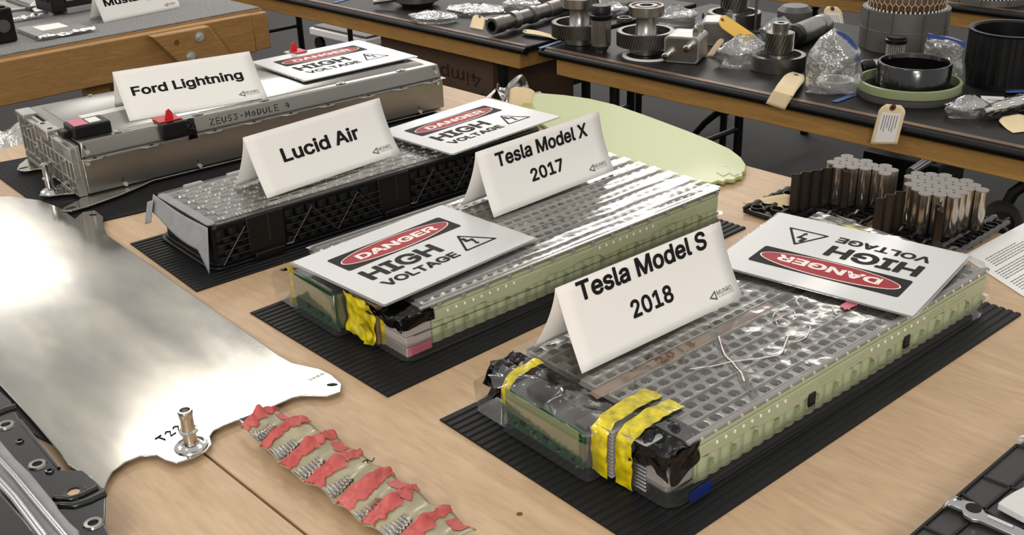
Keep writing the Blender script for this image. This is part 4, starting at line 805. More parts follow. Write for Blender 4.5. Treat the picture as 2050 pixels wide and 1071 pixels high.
# ---------------------------------------------------------------- large aluminium pack
def pack_alu():
    t = thing('battery_pack', 'large closed aluminium battery pack with cast end plate, at the back left', 'battery pack', (-.8767, 2.1176, ZB), .66)
    L, W, H = .910, .366, .123
    MB().box(.004, L, 0, W, .012, .086).build('body', 'alu', t, bevel=.003)
    # lid: bevelled upper tray
    a = [(.004, .003), (L, .003), (L, W-.003), (.004, W-.003)]
    MB().hexa([(x, y, .0885) for x, y in a], [(.010, .009, H), (L-.006, .009, H), (L-.006, W-.009, H), (.010, W-.009, H)]).build('lid', 'lid', t, bevel=.004, seg=3)
    MB().hexa([(.030, .030, H-.001), (L-.03, .030, H-.001), (L-.03, W-.03, H-.001), (.030, W-.03, H-.001)],
              [(.034, .034, H+.0016), (L-.034, .034, H+.0016), (L-.034, W-.034, H+.0016), (.034, W-.034, H+.0016)]).build('lid_panel', 'lid', t, bevel=.001)
    MB().box(.002, L+.006, -.006, W+.006, .0862, .0883).build('flange', 'cast', t, bevel=.0008)
    for k, x in enumerate((.028, .148, .292, .386, .478, .575, .685, .78, .868)):
        m = MB(); m.prism([(x-.026, 0), (x+.026, 0), (x+.018, -.008), (x+.012, -.0135), (x-.012, -.0135), (x-.018, -.008)], .0858, .0892)
        e = m.map(lambda a, b, z: (a, b-.004, z)).build('flange_tab', 'cast', t, bevel=.001)
        MB().cyl((x, -.0105, .0893), .0042, .0006, 12).build('tab_hole', 'blackm', e)
    for x in (.089, .27, .43, .63, .80):
        MB().prism([(x+.0075*math.cos(q*PI/8)*1.7, .019+.0075*math.sin(q*PI/8)) for q in range(16)], H-.001, H+.0022).build('lid_boss', 'lid', t, bevel=.0006)
        MB().cyl((x, .019, H+.0022), .0042, .0022, 6).build('screw', 'zinc', t)
    for x in (.15, .45, .75): MB().cyl((x, W-.016, H), .005, .003, 6).build('screw', 'bright', t)
    for x, z in ((.020, .100), (.014, .078), (.083, .016), (.250, .016), (.836, .016), (.893, .105), (.893, .078)):
        e = MB().cyl((x, -.0002 if z < .086 else .006, z), .0045, -.0035, 10, 'y').build('side_screw', 'zinc', t, smooth=40)
        MB().tube([(x-.003, -.0006 if z < .086 else .004, z+.007), (x-.004, -.0006 if z < .086 else .005, z+.015)], .0008, 5).build('pen_mark', 'ink', e)
    # writing on the lid edge
    m = MB(); yf = lambda z: .003+.006*(z-.0885)/(H-.0885)
    scrawl(m, 'ZEUS3-MODULE 4', lambda x, z: (x, yf(z)-.0008, z), .290, .0985, .0100, .0130, 1.42, .0010)
    m.build('pen_lettering', 'ink', t)
    # cast end plate with ribs
    MB().box(-.004, .004, .002, W-.002, .010, .118).build('end_plate', 'cast', t, bevel=.001)
    for y in (.004, .028, .052, .090, .120, .150, .178, .205, .240, .275, .305, .335, .360):
        z0, z1 = (.012, .116) if y in (.004, .120, .240, .360) else ((.030, .095) if int(y*1000) % 2 else (.012, .082))
        MB().box(-.016, -.0035, y-.0018, y+.0018, z0, z1).build('end_rib', 'cast', t, bevel=.001)
    for z, y0, y1 in ((.012, .002, .364), (.040, .01, .150), (.052, .12, .25), (.082, .002, .25), (.066, .24, .36), (.112, .002, .364), (.030, .25, .36)):
        MB().box(-.0150, -.0035, y0, y1, z-.0018, z+.0018).build('end_rib', 'cast', t, bevel=.001)
    for y, z in ((.03, .022), (.08, .022), (.12, .052), (.17, .045), (.20, .022), (.25, .06), (.29, .034), (.33, .09), (.30, .09), (.345, .03), (.06, .075)):
        MB().cyl((-.0035, y, z), .0065, -.015, 12, 'x', r2=.0048).build('end_boss', 'cast', t, smooth=40)
    MB().box(-.020, .012, .135, .215, .100, .1235).build('vent_block', 'cast', t, bevel=.003)
    for y in (.150, .200): MB().cyl((-.006, y, .1235), .0055, .0006, 12).build('vent_hole', 'blackm', t)
    MB().box(-.019, .014, .300, .362, .112, .1225).build('corner_pad', 'cast', t, bevel=.002)
    # black connector housings with red inserts
    a = MB().box(.006, .086, .028, .090, H, .149).build('connector_housing', 'black', t, bevel=.004)
    a.data.transform(Matrix.Translation((0, 0, 0)))
    MB().box(.012, .042, .034, .084, .1492, .1502).build('red_insert', 'pink', t, bevel=.0004)
    MB().box(.046, .070, .040, .076, .1492, .1500).build('paper_label', 'white', t)
    MB().box(-.010, .010, .050, .085, .122, .138).build('connector_spout', 'black', t, bevel=.003)
    b = MB().box(.176, .232, -.010, .040, .0925, .1262).build('connector_housing', 'black', t, bevel=.003)
    MB().box(.178, .228, .004, .050, .1264, .1290).build('red_insert', 'redp', t, bevel=.001)
    MB().prism([(.193, .129), (.213, .129), (.212, .143), (.206, .152), (.199, .149)], 0, .004).map(lambda x, y, z: (x, .010+z, y)).build('red_tab', 'redp', t, bevel=.0008)
    crumple(MB(), lambda u, v: (.232+.020*u, -.006-.003*math.sin(3*v), .126-.046*v), 6, 14, .003, 40, 31).build('black_tape', 'btape', t, smooth=70)
    c = MB().box(.668, .716, W-.012, W+.012, .1265, .1335).build('rear_bracket', 'cast', t, bevel=.002)
    MB().box(.680, .712, W-.040, W+.004, .1336, .1366).build('red_insert', 'redp', t, bevel=.001)
    MB().prism([(.680, .1366), (.698, .1366), (.697, .152), (.691, .158), (.683, .155)], 0, .004).map(lambda x, y, z: (x, W-.010+z, y)).build('red_tab', 'redp', t, bevel=.0008)
    # pale smear and strip of paper on the lid
    MB().prism([(.07, .165), (.20, .175), (.20, .205), (.07, .195)], H+.0017, H+.0021).build('paper_strip', 'white', t)
    # base plate with lobed mounting ears
    pts = [(-.01, .36), (-.045, .318), (-.060, .285), (-.050, .262), (-.020, .256), (-.002, .235), (-.004, .125), (-.030, .112), (-.062, .098), (-.074, .078), (-.060, .060), (-.035, .052), (-.012, .040), (-.004, .012), (-.022, -.010), (-.058, -.030), (-.068, -.046), (-.052, -.060), (-.020, -.058), (.010, -.050), (.05, -.040), (.10, -.020), (.14, .0), (.90, .0), (.90, .36)]
    MB().prism(pts, .006, .0095).build('base_plate', 'plate', t, bevel=.0008)
    for x, y in ((-.045, .285), (-.048, -.044)):
        MB().prism([(x+.011*math.cos(q*PI/6), y+.004*math.sin(q*PI/6)) for q in range(12)], .0096, .0099).build('slot', 'blackm', t)
    f = MB().lathe([(0, 0), (.022, 0), (.020, .004), (.012, .008), (.0085, .010), (.0085, .028), (.0115, .029), (.0115, .032), (.0085, .033), (.0085, .060), (.0095, .062), (.0075, .063), (.0065, .058), (.0065, .04), (0, .04)], 20, (-.048, .082, .0096)).build('coolant_fitting', 'bright', t, smooth=40)
    for x in (.03, .5, .86): MB().box(x, x+.03, .02, W-.02, 0, .006).build('base_foot', 'blackm', t)
pack_alu()

# ---------------------------------------------------------------- tables behind, in the table frame
def folding_table(label, u0, u1, n0, n1, legs=True):
    t = thing('folding_table', label, 'table', fr(u0, n0, 0), TZ)
    L, W = u1-u0, n1-n0
    MB().box(.0, L, .0, W, -.020, -.0).build('tabletop', 'ctop', t, bevel=.004)
    MB().box(.012, L-.012, .004, .022, -.0005, .0012).build('worn_edge', 'cedge', t)
    MB().tube([(.0, .001, -.014), (L, .001, -.014)], .0125, 10).build('edge_band', 'black', t, smooth=60)
    MB().box(.05, L-.05, .018, .040, -.082, -.0205).build('apron_board', 'apron', t, bevel=.003)
    MB().box(.05, L-.05, W-.05, W-.03, -.082, -.0205).build('apron_board', 'apron', t, bevel=.003)
    for x in (.05, L-.07): MB().box(x, x+.02, .041, W-.051, -.080, -.0205).build('end_board', 'apron', t)
    for x in (.22, L-.22):
        for y in (.10, W-.10):
            MB().tube([(x, y, -.0825), (x, y, FLOOR+.02)], .016, 10).build('leg', 'black', t, smooth=60)
            MB().cyl((x, y, FLOOR), .020, .025, 10).build('foot_cap', 'black', t, smooth=40)
        MB().tube([(x, .10, -.62), (x, W-.10, -.62)], .011, 8).build('leg_brace', 'black', t, smooth=60)
        sx = 1 if x < L/2 else -1
        MB().tube([(x, W/2, -.40), (x+sx*.10, W/2, -.28), (x+sx*.32, W/2, -.083)], .011, 8).build('folding_stay', 'black', t, smooth=60)
        MB().tube([(x, .10, -.40), (x, W-.10, -.40)], .010, 8).build('leg_brace', 'black', t, smooth=60)
    return t
folding_table('black-topped folding table, right one of the first row behind, with gears', -2.385, .35, 2.36, 3.23)
folding_table('black-topped folding table, left one of the first row behind', -5.15, -2.425, 2.335, 3.20)
folding_table('black-topped folding table in the second row at the top right', -2.95, -.20, 3.73, 4.60)
folding_table('black-topped folding table in the second row, far behind the left one', -5.75, -3.0, 3.73, 4.60)

# carpeted workbench at the top left
def bench():
    n1 = 2.153; u1 = -3.677; L = 2.2
    t = thing('workbench', 'pine workbench with a grey carpeted top at the top left', 'workbench', fr(u1, n1-L, 0), TZ)
    # local: x away to -, y along the front
    MB().box(-1.3, 0, 0, L, -.022, -.006).build('top_board', 'pineb', t, bevel=.002)
    MB().box(-1.3, -.004, 0.0, L-.004, -.0058, .0).build('carpet', 'carpet', t, bevel=.002)
    MB().box(-.005, .040, 0, L-.066, -.155, -.012).build('front_board', 'pineb', t, bevel=.004)
    MB().box(-.005, .038, L-.065, L, -.150, -.014).build('end_block', 'pineb', t, bevel=.004)
    MB().box(-1.3, -.006, L-.045, L-.004, -.155, -.023).build('side_board', 'pineb', t, bevel=.004)
    br = MB().prism([(L-.49, -.016), (L-.27, -.016), (L-.20, -.13), (L-.02, -.46), (L-.20, -.46), (L-.40, -.13)], 0, .045).map(lambda y, z, x: (.041+x, y, z)).build('brace_board', 'pineb', t, bevel=.004)
    for y, z in ((L-.315, -.045), (L-.36, -.108)):
        MB().cyl((.087, y, z), .018, .003, 16, 'x').build('washer', 'zinc', br, smooth=40)
        MB().cyl((.090, y, z), .0105, .010, 6, 'x').build('bolt', 'zinc', br)
    MB().cyl((.0868, L-.405, -.050), .010, .0006, 12, 'x').build('knot_hole', 'marker', br)
    for y in (L-.20, .06):
        for x in (-.10, -1.2): MB().box(x, x+.09, y-.045, y+.045, FLOOR, -.156 if x > -.5 else -.0225).build('leg', 'pineb', t, bevel=.004)
    MB().box(-.1, -.062, L-.70, L-.61, FLOOR, -.156).build('leg', 'pineb', t, bevel=.004)
    MB().box(-1.25, -.06, 0.0, L-.65, -.62, -.60).build('lower_shelf', 'pineb', t)
    return t
bench()
cz = 0.0
def on(u, v, z=0.0): p = at(u, v, z); return p
# things on the bench
name_card('folded white card, its top cut off by the frame, on the carpeted bench', (-1.4484, 3.958), .854, .047, .105, .325,
          [('Mustang', .028, .225, .048, .080, .012)], .05, .001)
def foil_cell(label, px, rz, L, W, h, k=1.0, torn=True):
    p = on(*px); t = thing('pouch_cell', label, 'cell', (p.x, p.y, 0.0005), rz)
    MB().box(0, L, 0, W, 0, h).build('cell_body', 'grey', t, bevel=.002)
    MB().box(L*.25, L*.75, W*.40, W*.85, h, h+.0006).build('label_sheet', 'paper', t)
    if torn:
        crumple(MB(), lambda u, v: (-.004+(L+.012)*u, -.014+.028*v, h*.5+.006*math.sin(PI*v)+.003), 26, 8, .008, 50, 5).build('torn_foil_edge', 'foil', t, smooth=70)
    return t
foil_cell('flat grey pouch cell with a white label and torn foil edge, on the bench', (78, 82), .72, .185, .21, .014)
p = on(20, 48); t = thing('foil_scrap', 'small torn foil strip behind the flat pouch cell', 'foil', (p.x, p.y, .002), .8)
crumple(MB(), lambda u, v: (.13*u, .03*v, .010+.006*math.sin(PI*v)), 20, 6, .006, 60, 7).build('foil_sheet', 'foil', t, smooth=70)
p = on(-12, 92); t = thing('connector_box', 'black moulded connector box at the left edge of the bench', 'connector', (p.x, p.y, .001), .80)
MB().box(0, .085, 0, .08, 0, .115).build('housing', 'black', t, bevel=.006)
MB().cyl((.045, -.001, .058), .022, -.004, 16, 'y').build('round_boss', 'dgrey', t, smooth=40)
MB().box(.01, .07, .01, .07, .115, .122).build('lid', 'black', t, bevel=.003)
p = on(108, 34); t = thing('slotted_module', 'upright black module with silver bars beside the top card', 'battery module', (p.x, p.y, .001), .80)
MB().box(0, .055, 0, .14, .012, .19).build('end_housing', 'black', t, bevel=.004)
for z in (.05, .10, .15): MB().box(-.004, .012, .02, .12, z, z+.02).build('clip_window', 'blackm', t, bevel=.002)
MB().box(.056, .24, 0, .14, 0.0, .022).build('silver_bar', 'grey', t, bevel=.003)
for k in range(4):
    MB().box(.056, .24, .012, .13, .0225+.046*k, .044+.046*k).build('black_slab', 'black', t, bevel=.002)
    MB().box(.060, .235, .006, .125, .0445+.046*k, .068+.046*k).build('silver_bar', 'strip', t, bevel=.002)
MB().cyl((.006, .03, .0), .010, .014, 10).build('foot', 'grey', t)
p = on(-20, 30); t = thing('pouch_stack', 'flat grey pouch sheet with pale rims behind, top left corner', 'cell', (p.x, p.y, .001), .55)
MB().box(0, .34, 0, .22, 0, .008).build('cell_body', 'grey', t, bevel=.002)
MB().tube([(0, 0, .009), (.34, 0, .009), (.34, .2, .009)], .003, 6).build('pale_rim', 'white', t)
p = on(60, 24); t = thing('circuit_tray', 'dark flat tray lying behind the pouch cell on the bench', 'tray', (p.x, p.y, .001), .72)
MB().box(0, .19, 0, .26, 0, .018).build('tray_body', 'dgrey', t, bevel=.004)
MB().box(.02, .17, .02, .24, .0182, .021).build('tray_panel', 'grey', t, bevel=.002)
p = on(74, 26); t = thing('curled_paper', 'curled white paper leaning by the upright black module', 'paper', (p.x, p.y, .001), .75)
MB().grid(lambda u, v: (.09*u*(1-.3*v), .01+.05*v, .002+.06*v*v*(.3+.7*u)), 10, 8).build('sheet', 'paper', t, smooth=60, solid=.0006)
# clutter under the bench, at the table's left corner
p = on(8, 283, .0); t = thing('foil_packet', 'crumpled silver packet below the bench at the left edge', 'packet', (p.x-.04, p.y+.40, -.12), .3)
crumple(MB(), lambda u, v: (-.20+.40*u, -.12+.24*v, .05*math.sin(PI*u)*math.sin(PI*v)), 24, 18, .045, 14, 3).build('packet_sheet', 'foil', t, smooth=60)
MB().box(-.35, .25, -.2, .2, -.75, -.03).build('supporting_crate', 'black', t, bevel=.01)

# ---------------------------------------------------------------- gears and parts on the first row behind
def gear_ring(mb, r, n, z0, z1, depth, twist, rin=None, levels=4):
    P = []
    for k in range(n):
        for f, rr in ((.0, r-depth), (.22, r-depth), (.36, r), (.64, r), (.78, r-depth)):
            P.append((2*PI*(k+f)/n, rr))
    m = len(P); vs = []
    for l in range(levels+1):
        z = z0+(z1-z0)*l/levels; tw = twist*l/levels
        vs += [(rr*math.cos(a+tw), rr*math.sin(a+tw), z) for a, rr in P]
    fs = [(l*m+i, l*m+(i+1) % m, (l+1)*m+(i+1) % m, (l+1)*m+i) for l in range(levels) for i in range(m)]
    mb.add(vs, fs)
    ri = rin or r*.8
    vs = []
    for l, z in ((0, z0), (levels, z1)):
        tw = twist*l/levels
        vs += [(rr*math.cos(a+tw), rr*math.sin(a+tw), z) for a, rr in P]+[(ri*math.cos(a+tw), ri*math.sin(a+tw), z) for a, rr in P]
    fs = []
    for i in range(m):
        j = (i+1) % m; fs += [(m+i, m+j, j, i), (2*m+i, 2*m+j, 3*m+j, 3*m+i)]
    mb.add(vs, fs)
    return mb
def bearing(t, r, ri, z0, h):
    b = MB().lathe([(r-.0015, z0), (r, z0+.0015), (r, z0+h-.0015), (r-.0015, z0+h), (r*.84, z0+h), (r*.84, z0), ], 40, close=True).build('bearing_race', 'steel', t, smooth=40)
    MB().lathe([(r*.84, z0+h*.9), (r*.62, z0+h*.9), (r*.62, z0+h*.1), (r*.84, z0+h*.1)], 40, close=True).build('bearing_cage', 'black', b, smooth=40)
    MB().lathe([(r*.62, z0), (r*.62, z0+h), (ri, z0+h), (ri, z0)], 40, close=True).build('inner_race', 'steel', b, smooth=40)
def final_gear(label, px, s=1.0):
    p = on(*px); p = p+Vector((p.x, p.y, 0)).normalized()*.047*s
    t = thing('gear', label, 'gear', (p.x, p.y, 0.0005), .3, 'large gears on hubs')
    bearing(t, .047*s, .02*s, 0, .024*s)
    gear_ring(MB(), .088*s, 62, .026*s, .068*s, .0045*s, .16, .072*s).build('toothed_rim', 'dsteel', t, smooth=30)
    MB().lathe([(.0725*s, .067*s), (.0725*s, .040*s), (.034*s, .036*s), (.034*s, .027*s), (.0725*s, .028*s)], 48).build('web', 'dsteel', t, smooth=30)
    MB().lathe([(.042*s, .037*s), (.041*s, .050*s), (.033*s, .060*s), (.028*s, .105*s), (.030*s, .112*s), (.02*s, .112*s)], 40).build('hub_cone', 'steel', t, smooth=50)
    bearing(t, .053*s, .02*s, .113*s, .030*s)
final_gear('large helical gear with a bearing hub beside the two-tube cooler', (1292, 113))
final_gear('large helical gear with a bearing hub standing behind the blue tape', (1160, 93))
def pinion_gear(label, px, s=1.0, tall=True):
    p = on(*px); p = p+Vector((p.x, p.y, 0)).normalized()*.07*s
    t = thing('gear', label, 'gear', (p.x, p.y, 0.0005), .9)
    gear_ring(MB(), .076*s, 70, 0, .040*s, .003*s, -.35, .062*s).build('toothed_rim', 'dsteel', t, smooth=30)
    MB().lathe([(.062*s, .040*s), (.062*s, .022*s), (.034*s, .020*s), (.030*s, .04*s)], 48).build('web', 'dsteel', t, smooth=30)
    MB().lathe([(.030*s, .018*s), (.030*s, .052*s), (0, .052*s)], 32).build('neck', 'dsteel', t, smooth=30)
    gear_ring(MB(), .040*s, 24, .052*s, .102*s, .005*s, .5, .012*s, 6).build('pinion', 'dsteel', t, smooth=25)
    if tall: gear_ring(MB(), .022*s, 26, .102*s, .128*s, .0018*s, 0, .010*s, 1).build('spline', 'steel', t, smooth=25)
pinion_gear('small two-stage gear with splined top between the plastic bags', (1556, 149))
pinion_gear('two-stage gear half hidden behind the yellow tag', (1468, 62), 1.15)
# clutch drum can with black cap
p = on(1203, 106); p += Vector((p.x, p.y, 0)).normalized()*.022
t = thing('oil_filter', 'upright ribbed steel canister with black capped top between two large gears', 'canister', (p.x, p.y, 0), 0)
MB().lathe([(0, 0), (.018, 0), (.019, .006), (.022, .008), (.026, .018), (.030, .020), (.030, .03)], 32).build('base', 'steel', t, smooth=40)
gear_ring(MB(), .0305, 20, .030, .098, .002, 0, .02, 1).build('ribbed_body', 'steel', t, smooth=25)
MB().lathe([(0, .098), (.032, .098), (.036, .106), (.036, .112), (.030, .116), (.030, .135), (.027, .140), (0, .140)], 32).build('cap', 'black', t, smooth=40)
MB().lathe([(.029, .118), (.032, .120), (.029, .122)], 32).build('seal_ring', 'blackm', t, smooth=40)
# oil coolers
def cooler(label, px, rz, barbs=True, s=1.0):
    p = on(*px); t = thing('oil_cooler', label, 'cooler', (p.x, p.y, .0005), rz, None)
    MB().prism([(a, b) for a, b in rrect(0, .105*s, 0, .078*s, .014*s, 5)], 0, .105*s).map(lambda x, z, y: (x, y, z)).build('core_block', 'cast', t, smooth=40, bevel=.002)
    MB().prism([(a, b) for a, b in rrect(.006*s, .099*s, .006*s, .072*s, .012*s, 5)], -.0012, .0).map(lambda x, z, y: (x, y, z)).build('face_plate', 'steel', t, smooth=40)
    if barbs:
        for x, z in ((.014*s, .026*s), (.075*s, .052*s)):
            MB().lathe([(.006, 0), (.0095, 0), (.0105, -.006), (.0095, -.010), (.0112, -.016), (.0095, -.022), (.0105, -.032), (.007, -.034), (.007, -.01)], 20, (x, -.0013, z), 'y').build('hose_barb', 'bright', t, smooth=40)
    for y in (.03*s, .085*s):
        h = .078*s
        MB().prism([(-.009, 0), (.009, 0), (.009, .012), (.005, .020), (-.005, .020), (-.009, .012)], -.0015, .0015).map(lambda x, z, q, y=y: (.085*s+x, y+q, h+z)).build('mounting_lug', 'steel', t, bevel=.0006)
cooler('silver oil cooler with two hose barbs near the table edge', (1328, 125), -.42)
cooler('silver oil cooler lying behind the one with two barbs, under the yellow tag', (1402, 92), -.25, False, .95)
MBx = MB
# tags
def tag_card(label, name, P, holes=(.5, .93), m_='manila', printed=False, curl=0.0, cat='tag', mid=None):
    "P: four corner points (bottom-left, bottom-right, top-right, top-left) in space"
    P = [Vector(q) for q in P]; o = P[0]
    t = thing(name, label, cat, o)
    def f(u, v):
        if mid:
            A, B = (P[0], P[1]), mid
            if v > .5: A, B = mid, (P[3], P[2])
            k = (v*2) % 1 if v < 1 else 1
            a = (A[0]*(1-u)+A[1]*u)*(1-k)+(B[0]*(1-u)+B[1]*u)*k
        else: a = (P[0]*(1-u)+P[1]*u)*(1-v)+(P[3]*(1-u)+P[2]*u)*v
        nrm = (P[1]-P[0]).cross(P[3]-P[0]).normalized()
        # clipped corners at the hole end
        return a-o+nrm*curl*math.sin(PI*v)
    def clip(u, v):
        if v > .88: w_ = 1-.45*(v-.88)/.12; u = .5+(u-.5)*w_
        return f(u, v)
    MB().grid(clip, 6, 12).build('card', m_, t, smooth=60, solid=.0007)
    nrm = (P[1]-P[0]).cross(P[3]-P[0]).normalized()*.0009
    if nrm.dot(Vector((0, -1, .6))) < 0: nrm = -nrm
    c = f(.5, holes[1]) if holes else None
    if holes:
        e1 = (P[1]-P[0]).normalized(); e2 = (P[3]-P[0]).normalized()
        for rr, mm, k in ((.0085, 'marker', 1), (.0035, 'blackm', 1.6)):
            MB().add([c+nrm*k+(e1*math.cos(q*PI/6)+e2*math.sin(q*PI/6))*rr for q in range(12)], [tuple(range(12))]).build('eyelet' if k == 1 else 'eyelet_hole', mm, t)
    if printed:
        MB().add([f(a, b)+nrm for a, b in ((.15, .06), (.88, .06), (.88, .80), (.15, .80))], [(0, 1, 2, 3)]).build('label_sheet', 'paper', t)
        mb = MB(); rnd = random.Random(4)
        for k in range(6):
            x = .25+.1*k; y0 = .3+.3*rnd.random()
            mb.add([f(a, b)+nrm*1.7 for a, b in ((x, y0), (x+.022, y0), (x+.022, .74), (x, .74))], [(0, 1, 2, 3)])
        mb.build('print_lines', 'inkl', t, stuff=True)
    return t
def hang(px4, depth_px, zs):
    out = []
    for (u, v), z in zip(px4, zs): out.append(at(u, v, z))
    return out
# tag hanging over the edge, left (plain) and right (printed)
def edge_pt(u, v, back=0.0):
    "point seen at pixel (u, v) lying in the vertical plane just in front of the first-row table edge"
    n0 = 2.36-.016-back; d = _fw*FPX+_rt*(u-1025)+_up*(535.5-v); o = Vector((0, 0, CAMZ))
    t = (n0-o.dot(NN))/d.dot(NN); return o+d*t
tag_card('plain manila tag hanging over the table edge, below the small two-stage gear', 'paper_tag', [edge_pt(1533, 207), edge_pt(1571, 220), at(1618, 152, .012), at(1578, 141, .012)], mid=(edge_pt(1551, 176, -.004), edge_pt(1590, 187, -.004)))
tag_card('printed manila tag hanging over the table edge, below the green ring', 'paper_tag', [edge_pt(1742, 289), edge_pt(1796, 289), edge_pt(1816, 212), edge_pt(1763, 207)], printed=True)
tag_card('yellow tag lying over the rear oil cooler', 'paper_tag', [at(1512, 70, .075), at(1497, 93, .05), at(1436, 50, .09), at(1446, 26, .11)], m_='manily')
tag_card('small pale tag standing by the end of the long shaft', 'paper_tag', [at(940, 55, .001), at(967, 60, .001), at(972, 34, .03), at(948, 29, .035)], m_='manila')
tag_card('long pale tag lying in front of the blue-taped table corner', 'paper_tag', [at(1116, 80, .004), at(1108, 71, .004), at(1048, 58, .012), at(1046, 66, .012)], m_='manila', curl=.004)
tag_card('printed tag hanging at the second-row table edge', 'paper_tag', [at(1655, 78, -.14), at(1695, 80, -.14), at(1684, 14, -.03), at(1648, 12, -.03)], printed=True)
tag_card('crumpled printed tag at the right edge below the stepped shaft', 'paper_tag', [at(2062, 262, .002), at(2028, 266, .002), at(1995, 236, .012), at(2052, 226, .012)], holes=None, printed=False, curl=.004)
tag_card('pale tag folded against the rear oil cooler', 'paper_tag', [at(1414, 112, .002), at(1428, 112, .002), at(1452, 80, .045), at(1440, 76, .05)], holes=None)
tag_card('blank tan card standing up behind the pale green sheet', 'paper_card', [at(1018, 214, .001), at(1062, 216, .001), at(1073, 179, .045), at(1022, 172, .05)], holes=None, cat='card')
tag_card('blank manila card lying by the dark corrugated holder', 'paper_card', [at(1487, 405, .001), at(1535, 428, .001), at(1600, 424, .001), at(1588, 386, .04)], holes=None, cat='card', curl=.003)
# blue tape strips on the table edges
for lab, a, b, z in (('strip of blue tape where the two first-row tables meet', (1085, 97), (1128, 83), .0015), ('short blue tape on the table edge under the bagged gear', (1676, 205), (1712, 192), .0015), ('blue tape on the left first-row table near the top', (672, 6), (706, -3), .0015)):
    p, q = at(*a, z), at(*b, z); d = (q-p); wv = Vector((-d.y, d.x, 0)).normalized()*.016
    tag(MB().prism([(0, 0), (d.x, d.y), ((d+wv).x, (d+wv).y), (wv.x, wv.y)], 0, .001).build('tape_strip', 'bluet', None, loc=(p.x, p.y, z)), lab, 'tape')

# plastic bags
def bag(label, px, sx, sy, sz, rz=0.0, seed=1, zip_=False, cat='bag', z=.002):
    p = on(*px); t = thing('plastic_bag', label, cat, (p.x, p.y, z), rz)
    mb = MB(); nu, nv = 22, 14; vs = []
    def fn(u, v):
        a = 2*PI*u; q = Vector((math.cos(a)*2, math.sin(a)*2, v*3+seed*5))
        r = 1+.22*noise.noise(q*1.3)+.10*noise.noise(q*4)
        k = math.sin(PI*min(1, .04+.96*v))**.55 if v < .5 else (1-(v-.5)*1.55)
        k = max(.03, k if v >= .5 else (1.0-.10*(1-v*2)))
        return (sx*r*k*math.cos(a), sy*r*k*math.sin(a)*(1 if v < .6 else 1-.6*(v-.6)/.4), sz*v*(1+.1*noise.noise(q)))
    mb.grid(fn, nu, nv); mb.build('bag_film', 'bag', t, smooth=80)
    if zip_:
        crumple(MB(), lambda u, v: (-sx*.1+sx*1.0*u, .01*math.sin(3*u), sz*(1.0-.75*u*u)+.020*v), 16, 4, .006, 30, seed).build('zip_strip', 'bagblue', t, smooth=60, solid=.001)
    return t
bag('crumpled clear bag in front of the small two-stage gear', (1490, 130), .085, .05, .085, .1, 3)
bag('clear bag lying low at the right beside the green ring', (1935, 232), .055, .035, .05, .1, 4)
bag('crumpled bag behind the small two-stage gear', (1558, 80), .06, .04, .07, .3, 6)
bag('clear bag with papers behind the blue-stripped zip bag', (1350, 48), .075, .05, .06, .3, 7)
bag('flat bag of small discs lying at the far left of the gears', (868, 42), .085, .06, .035, -.4, 8)
bag('flat bag of small discs next to the small pale tag', (955, 25), .11, .08, .03, -.4, 9)
bag('clear bag behind the long steel shaft', (1050, 18), .08, .05, .045, -.2, 10)
bag('clear bag with blue strip by the rear oil cooler', (1405, 70), .035, .02, .05, .6, 11, True)
bag('loose clear film behind the ribbed canister', (1225, 30), .06, .05, .045, .3, 12)
def pillow(label, base_px, outline, strip, thick=.035, seed=1):
    "a bag standing up: bulging front and back sheets inside the outline, zip strip along its top"
    B = at(*base_px, 0); vd = Vector((B.x, B.y, 0)).normalized()
    def hit(u, v):
        d = _fw*FPX+_rt*(u-1025)+_up*(535.5-v); o = Vector((0, 0, CAMZ)); t_ = (B.dot(vd)-o.dot(vd))/d.dot(vd); return o+d*t_
    t = thing('plastic_bag', label, 'bag', (B.x, B.y, .001), 0)
    P = [hit(*q)-Vector((B.x, B.y, .001)) for q in outline]; n = len(P); c = sum(P, Vector((0, 0, 0)))/n
    for sgn in (-1, 1):
        mb = MB(); K = 12; vs = []
        pts = []
        for i in range(n):
            for f in range(4): pts.append(P[i].lerp(P[(i+1) % n], f/4))
        m_ = len(pts)
        for k in range(K+1):
            r_ = k/K
            for q in pts:
                w_ = c.lerp(q, r_); h = thick*(1-r_*r_)**.5
                e = Vector((noise.noise(w_*22+Vector((seed, 0, 0))), noise.noise(w_*22+Vector((0, seed, 3))), noise.noise(w_*22+Vector((5, 0, seed)))))*.016*(.35+.65*(1-r_))
                p_ = w_+vd*h*sgn+e; p_.z = max(p_.z, .001); vs.append(p_)
        fs = [(k*m_+i, k*m_+(i+1) % m_, (k+1)*m_+(i+1) % m_, (k+1)*m_+i) for k in range(K) for i in range(m_)]
        mb.add(vs, fs).build('bag_film', 'bag', t, smooth=80)
    S_ = [hit(*q)-Vector((B.x, B.y, .001))-vd*.012 for q in strip]
    MB().add(S_, [tuple(range(len(S_)))]).build('zip_strip', 'bagblue', t, solid=.0012)
    return t
pillow('clear zip bag with blue strip over a gear, left of the green ring', (1668, 188), [(1612, 188), (1614, 140), (1620, 100), (1640, 75), (1672, 58), (1700, 74), (1722, 104), (1727, 140), (1738, 180), (1700, 193), (1650, 192)], [(1672, 58), (1690, 64), (1706, 76), (1716, 92), (1724, 121), (1714, 121), (1704, 104), (1690, 82)], .045, 1)
pillow('clear zip bag with wide blue top strip, left of the large black drum', (1905, 172), [(1852, 128), (1850, 98), (1858, 66), (1895, 74), (1933, 84), (1934, 130), (1932, 172), (1908, 178), (1880, 172), (1866, 150)], [(1858, 65), (1895, 72), (1933, 83), (1933, 94), (1895, 84), (1857, 77)], .022, 2)
